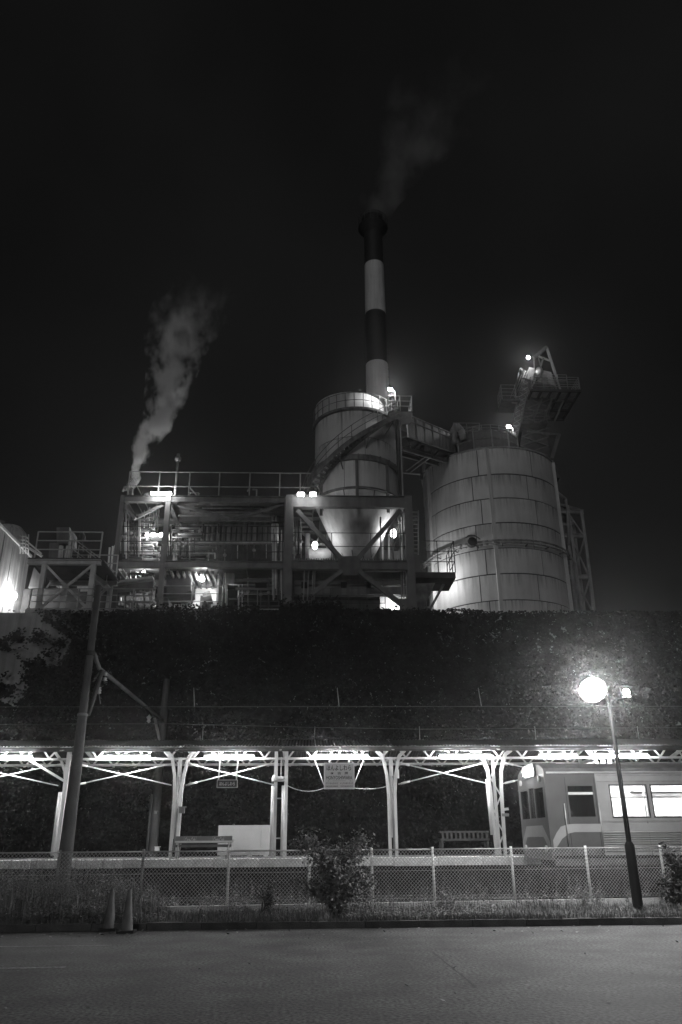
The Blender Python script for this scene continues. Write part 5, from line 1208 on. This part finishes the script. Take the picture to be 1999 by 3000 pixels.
# ------------------------------------------------------------------ vegetation
def blade(b, p, h, w, lean, az):
    u = Vector((math.cos(az), math.sin(az), 0)); v = Vector((-u.y, u.x, 0)); t1 = p+u*lean*.35*h+Vector((0, 0, h*.6)); t2 = p+u*lean*h+Vector((0, 0, h*(1-.3*lean)))
    n = len(b.v); b.v += [tuple(p-v*w), tuple(p+v*w), tuple(t1+v*w*.7), tuple(t1-v*w*.7), tuple(t2)]; b.f += [(n, n+1, n+2, n+3), (n+3, n+2, n+4)]
rg = random.Random(11)
b = MB(); n = 0
while n < 26000:
    x = rg.uniform(-10, 12); y = rg.uniform(kerbY+.12, 18.6)
    d = .55+.8*noise.noise(Vector((x*.7, y*1.5, 1)))+(.25 if y > 17.4 or y < 16.5 else 0)
    if rg.random() > d: continue
    n += 1; blade(b, Vector((x, y, .07)), rg.uniform(.05, .2)*(1+.8*max(0, noise.noise(Vector((x*.5, y, 6))))), rg.uniform(.003, .007), rg.uniform(.1, .9), rg.uniform(0, 6.3))
for i in range(5000):              # ragged fringe over the kerb
    x = rg.uniform(-10, 12)
    if noise.noise(Vector((x*1.3, 0, 2))) < -.15: continue
    blade(b, Vector((x, kerbY+rg.uniform(.0, .2), .1)), rg.uniform(.04, .16), .005, rg.uniform(.3, 1.1), rg.uniform(3.6, 5.8))
o = b.build('grass', M_GRASS); o['kind'] = 'stuff'; o['label'] = 'rough grass on the verge between kerb and fence'
def weed(b, p, h, nl, rg, ls=.07):
    """upright stalk with alternate narrow leaves"""
    az = rg.uniform(0, 6.3); ln = rg.uniform(0, .25); top = p+Vector((math.cos(az)*ln*h, math.sin(az)*ln*h, h)); b.tube(p, top, .005, 3, .002)
    for i in range(nl):
        t = .2+.8*i/nl; c = p.lerp(top, t); a = rg.uniform(0, 6.3); L = ls*rg.uniform(.6, 1.5)*(1.2-t*.6)
        u = Vector((math.cos(a), math.sin(a), rg.uniform(-.3, .6))).normalized(); v = u.cross(Vector((0, 0, 1))).normalized()*L*.25
        b.quad(c, c+u*L*.5+v, c+u*L, c+u*L*.5-v)
b = MB()
def height_at(x, y): return .07
for i in range(1900):              # tall growth on the left, round the pole and the fence end
    px = rg.choice((rg.uniform(-60, 480), rg.uniform(-60, 380))); y = rg.uniform(16.3, 18.9); p = PZ(px, 2690, .07); x = p.x*y/p.y
    hmax = (1.15 if y > 17.6 else (.75 if y > 16.9 else .42))*(1+.5*noise.noise(Vector((px*.02, y, 4))))
    fall = max(.3, 1-max(0, px-330)/200); weed(b, Vector((x, y, .06)), rg.uniform(.3, 1)*hmax*fall, rg.randint(8, 18), rg)
for i in range(700):
    px = rg.uniform(-60, 470); y = rg.uniform(16.4, 18.6); p = PZ(px, 2690, .07); blade(b, Vector((p.x*y/p.y, y, .05)), rg.uniform(.3, .95), .006, rg.uniform(.05, .6), rg.uniform(0, 6.3))
o = b.build('weeds', M_WEED); o['kind'] = 'stuff'; o['label'] = 'tall weeds round the concrete pole and fence end'
b = MB()
for i in range(900):               # growth between the fence and the track
    px = rg.uniform(300, 2010); y = rg.uniform(18.9, 19.6); x = P(px, 2600, y).x; q = .5+.9*noise.noise(Vector((x*.9, 3, 1)))
    if rg.random() > q: continue
    weed(b, Vector((x, y+max(0, (x-4)*.09), .04)), rg.uniform(.2, .75)*(.5+q*.5), rg.randint(8, 16), rg)
o = b.build('weeds', M_WEED); o['kind'] = 'stuff'; o['label'] = 'weeds growing behind the chain-link fence beside the track'
b = MB()
for i in range(500):
    px = rg.uniform(1000, 1480); y = rg.uniform(16.2, 17.4); x = PZ(px, 2695, .07).x*1.0; weed(b, Vector((x, y, .06)), rg.uniform(.1, .35), rg.randint(6, 12), rg, .06)
o = b.build('weeds', M_WEED); o['kind'] = 'stuff'; o['label'] = 'low weeds on the verge right of the bush'
b = MB()
for i in range(1100):
    px = rg.uniform(430, 2000); q = .35+.9*noise.noise(Vector((px*.012, 8, 1)))
    if rg.random() > q: continue
    p = fpt(px, 2640); weed(b, Vector((p.x, p.y-rg.uniform(.12, .7), .06)), rg.uniform(.12, .55)*(.4+q), rg.randint(7, 15), rg, .07)
o = b.build('weeds', M_WEED); o['kind'] = 'stuff'; o['label'] = 'straggly weeds in front of the fence kerb'
def bush(label, px, py, y, rx, rz, cz, nleaf, ls, stems, seed, mt=M_BUSH):
    rg = random.Random(seed); p = PZ(px, py, .06); x = p.x*(y/p.y); base = Vector((x, y, .05)); t = thing('bush', label, 'bush', base)
    c = Vector((x, y, cz)); tips = []; lobes = [(rg.uniform(-1, 1), rg.uniform(-.8, .5), rg.uniform(-.8, 1)) for _ in range(11)]
    for i in range(stems):
        la = lobes[i % len(lobes)]; q = Vector((la[0]*rx+rg.gauss(0, .16)*rx, la[1]*rx+rg.gauss(0, .16)*rx, la[2]*rz+rg.gauss(0, .16)*rz))
        tip = c+q; m_ = base.lerp(tip, .5)+Vector((-q.x*.25, -q.y*.25, .12)); s_ = base+Vector((rg.uniform(-.14, .14), rg.uniform(-.1, .1), 0)); tips.append((m_, tip))
        MB().tube(s_, m_, .014, 5, .01).tube(m_, tip, .01, 5, .004).build('stem', M_STEM, t)
    b = MB()
    for i in range(nleaf):
        m_, tip = rg.choice(tips); k = rg.uniform(-.2, 1.12); q = m_.lerp(tip, k)+Vector((rg.gauss(0, rx*.13), rg.gauss(0, rx*.13), rg.gauss(-.02, rz*.12)))
        L = ls*rg.uniform(.6, 1.5); u = Vector((rg.gauss(0, .8), rg.gauss(0, .8), rg.gauss(-.5, .5))).normalized(); v = u.cross(Vector((rg.gauss(0, .5), rg.gauss(0, .5), 1))).normalized()*L*.3
        b.quad(q, q+u*L*.55+v, q+u*L, q+u*L*.55-v)
    b.build('crown', mt, t); return t
bush('leafy many-stemmed bush in front of the fence, middle of the verge', 985, 2688, 17.3, .6, .62, .95, 10500, .065, 77, 5)
bush('small dark low bush on the verge left of the leafy bush', 778, 2690, 17.2, .3, .42, .42, 800, .04, 30, 6, M_WEED)
bush('dark bush at the right picture edge beside the fence', 2010, 2660, 18.0, .45, .7, .75, 2600, .08, 20, 8, M_STEM)

# ------------------------------------------------------------------ steam and haze
def volume_mat(name, density, dens_scale, thr, axis_pts, radii, aniso=.2, stretch=(1, 1, .6)):
    """puffy volume: noise density fading out towards the tube's skin; axis runs up the plume in object space"""
    mt = bpy.data.materials.new(name); mt.use_nodes = True; t = mt.node_tree; t.nodes.clear(); L = t.links.new
    o = t.nodes.new('ShaderNodeOutputMaterial'); pv = t.nodes.new('ShaderNodeVolumePrincipled'); L(pv.outputs[0], o.inputs['Volume'])
    pv.inputs['Color'].default_value = (.95, .95, .95, 1); pv.inputs['Anisotropy'].default_value = 0
    tc = t.nodes.new('ShaderNodeTexCoord'); sx = t.nodes.new('ShaderNodeSeparateXYZ'); L(tc.outputs['Object'], sx.inputs[0])
    z0, z1 = axis_pts[0].z, axis_pts[-1].z
    tz = _n(t, 'ShaderNodeMapRange', **{'From Min': z0, 'From Max': z1}); L(sx.outputs['Z'], tz.inputs['Value'])
    def curve(vals):                 # vals: [(t, v)] through a ramp (values scaled to 0..1)
        mx_ = max(abs(v) for _, v in vals) or 1; r = t.nodes.new('ShaderNodeValToRGB'); e = r.color_ramp.elements
        e[0].position = vals[0][0]; e[0].color = (vals[0][1]/mx_*.5+.5,)*3+(1,); e[1].position = vals[-1][0]; e[1].color = (vals[-1][1]/mx_*.5+.5,)*3+(1,)
        for a, v in vals[1:-1]: q = e.new(a); q.color = (v/mx_*.5+.5,)*3+(1,)
        L(tz.outputs[0], r.inputs[0]); k = t.nodes.new('ShaderNodeMath'); k.operation = 'MULTIPLY_ADD'; L(r.outputs[0], k.inputs[0]); k.inputs[1].default_value = 2*mx_; k.inputs[2].default_value = -mx_; return k.outputs[0]
    def sub(a, b_, op='SUBTRACT'):
        k = t.nodes.new('ShaderNodeMath'); k.operation = op
        for i, q in enumerate((a, b_)):
            if isinstance(q, (int, float)): k.inputs[i].default_value = q
            else: L(q, k.inputs[i])
        return k.outputs[0]
    ts = [(p.z-z0)/(z1-z0) for p in axis_pts]
    ax = curve([(a, p.x-axis_pts[0].x) for a, p in zip(ts, axis_pts)]); rr = curve(list(zip(ts, radii)))
    # warp the position a little so the edges billow
    wn = _n(t, 'ShaderNodeTexNoise', Scale=dens_scale*.8, Detail=2); L(tc.outputs['Object'], wn.inputs['Vector'])
    ws = t.nodes.new('ShaderNodeSeparateColor'); L(wn.outputs['Color'], ws.inputs[0])
    dx = sub(sub(sx.outputs['X'], axis_pts[0].x), ax); dx = sub(dx, sub(sub(ws.outputs[0], .5), sub(rr, 1.5, 'MULTIPLY'), 'MULTIPLY'), 'ADD')
    dy = sub(sx.outputs['Y'], axis_pts[0].y); dy = sub(dy, sub(sub(ws.outputs[1], .5), sub(rr, 1.2, 'MULTIPLY'), 'MULTIPLY'), 'ADD')
    rad = sub(sub(sub(dx, dx, 'MULTIPLY'), sub(dy, dy, 'MULTIPLY'), 'ADD'), .5, 'POWER')
    fall = sub(1.0, sub(rad, rr, 'DIVIDE')); 
    nz_ = _n(t, 'ShaderNodeTexNoise', Scale=dens_scale, Detail=5, Roughness=.6); mp = t.nodes.new('ShaderNodeMapping'); mp.inputs['Scale'].default_value = stretch
    L(tc.outputs['Object'], mp.inputs['Vector']); L(mp.outputs[0], nz_.inputs['Vector'])
    den = sub(sub(sub(nz_.outputs[0], thr), 2.3, 'MULTIPLY'), sub(fall, .5, 'MULTIPLY'), 'ADD')
    cl = _n(t, 'ShaderNodeMapRange', **{'From Min': .12, 'From Max': .5, 'To Min': 0, 'To Max': 1}); L(den, cl.inputs['Value'])
    fade = curve(density); L(sub(cl.outputs[0], fade, 'MULTIPLY'), pv.inputs['Density']); return mt
def plume(name, label, pts, radii, dens, scale, thr):
    mt = volume_mat(name+'_volume', dens, scale, thr, pts, radii)
    b = MB(); n = 14; k = len(b.v)
    for p, r in zip(pts, radii):
        for i in range(n): a = 2*math.pi*i/n; b.v.append((p.x+r*1.15*math.cos(a), p.y+r*1.15*math.sin(a), p.z))
    for j in range(len(pts)-1):
        for i in range(n): i2 = (i+1) % n; b.f.append((j*n+i, j*n+i2, (j+1)*n+i2, (j+1)*n+i))
    b.f.append(tuple(reversed(range(n)))); b.f.append(tuple((len(pts)-1)*n+i for i in range(n)))
    o = b.build(name, mt); o['kind'] = 'stuff'; o['label'] = label; return o
SY_ = B0+.3
pp = [P(x, y, SY_) for x, y in ((374, 1437), (396, 1375), (425, 1300), (462, 1240), (488, 1160), (506, 1080), (520, 1000), (548, 940), (590, 860))]
plume('steam', 'white steam rising from the corner of the plant building roof', pp, [.36, .52, .72, .95, 1.2, 1.45, 1.9, 2.2, 2.3], [(0, 14), (.12, 11), (.3, 5.5), (.5, 2.4), (.65, 1.1), (.8, .4), (.93, .1), (1, 0)], 1.15, .5)
cp_ = [P(x, y, CY) for x, y in ((1098, 640), (1110, 575), (1150, 500), (1200, 420), (1260, 330), (1325, 250))]
plume('smoke', 'thin smoke drifting up from the banded chimney', cp_, [1.5, 2.6, 3.8, 5.0, 6.2, 7.0], [(0, .12), (.15, .1), (.4, .07), (.7, .045), (1, 0)], .25, .5)
hzm = bpy.data.materials.new('night_haze'); hzm.use_nodes = True; t = hzm.node_tree; t.nodes.clear()
pv = t.nodes.new('ShaderNodeVolumePrincipled'); pv.inputs['Density'].default_value = .0009; pv.inputs['Color'].default_value = (.9, .9, .9, 1); pv.inputs['Anisotropy'].default_value = .93
oo = t.nodes.new('ShaderNodeOutputMaterial'); t.links.new(pv.outputs[0], oo.inputs['Volume'])
h = MB().box((-122, -62, -1.2), (122, 126, 92)).build('haze', hzm); h['kind'] = 'stuff'; h['label'] = 'thin night haze in the air'
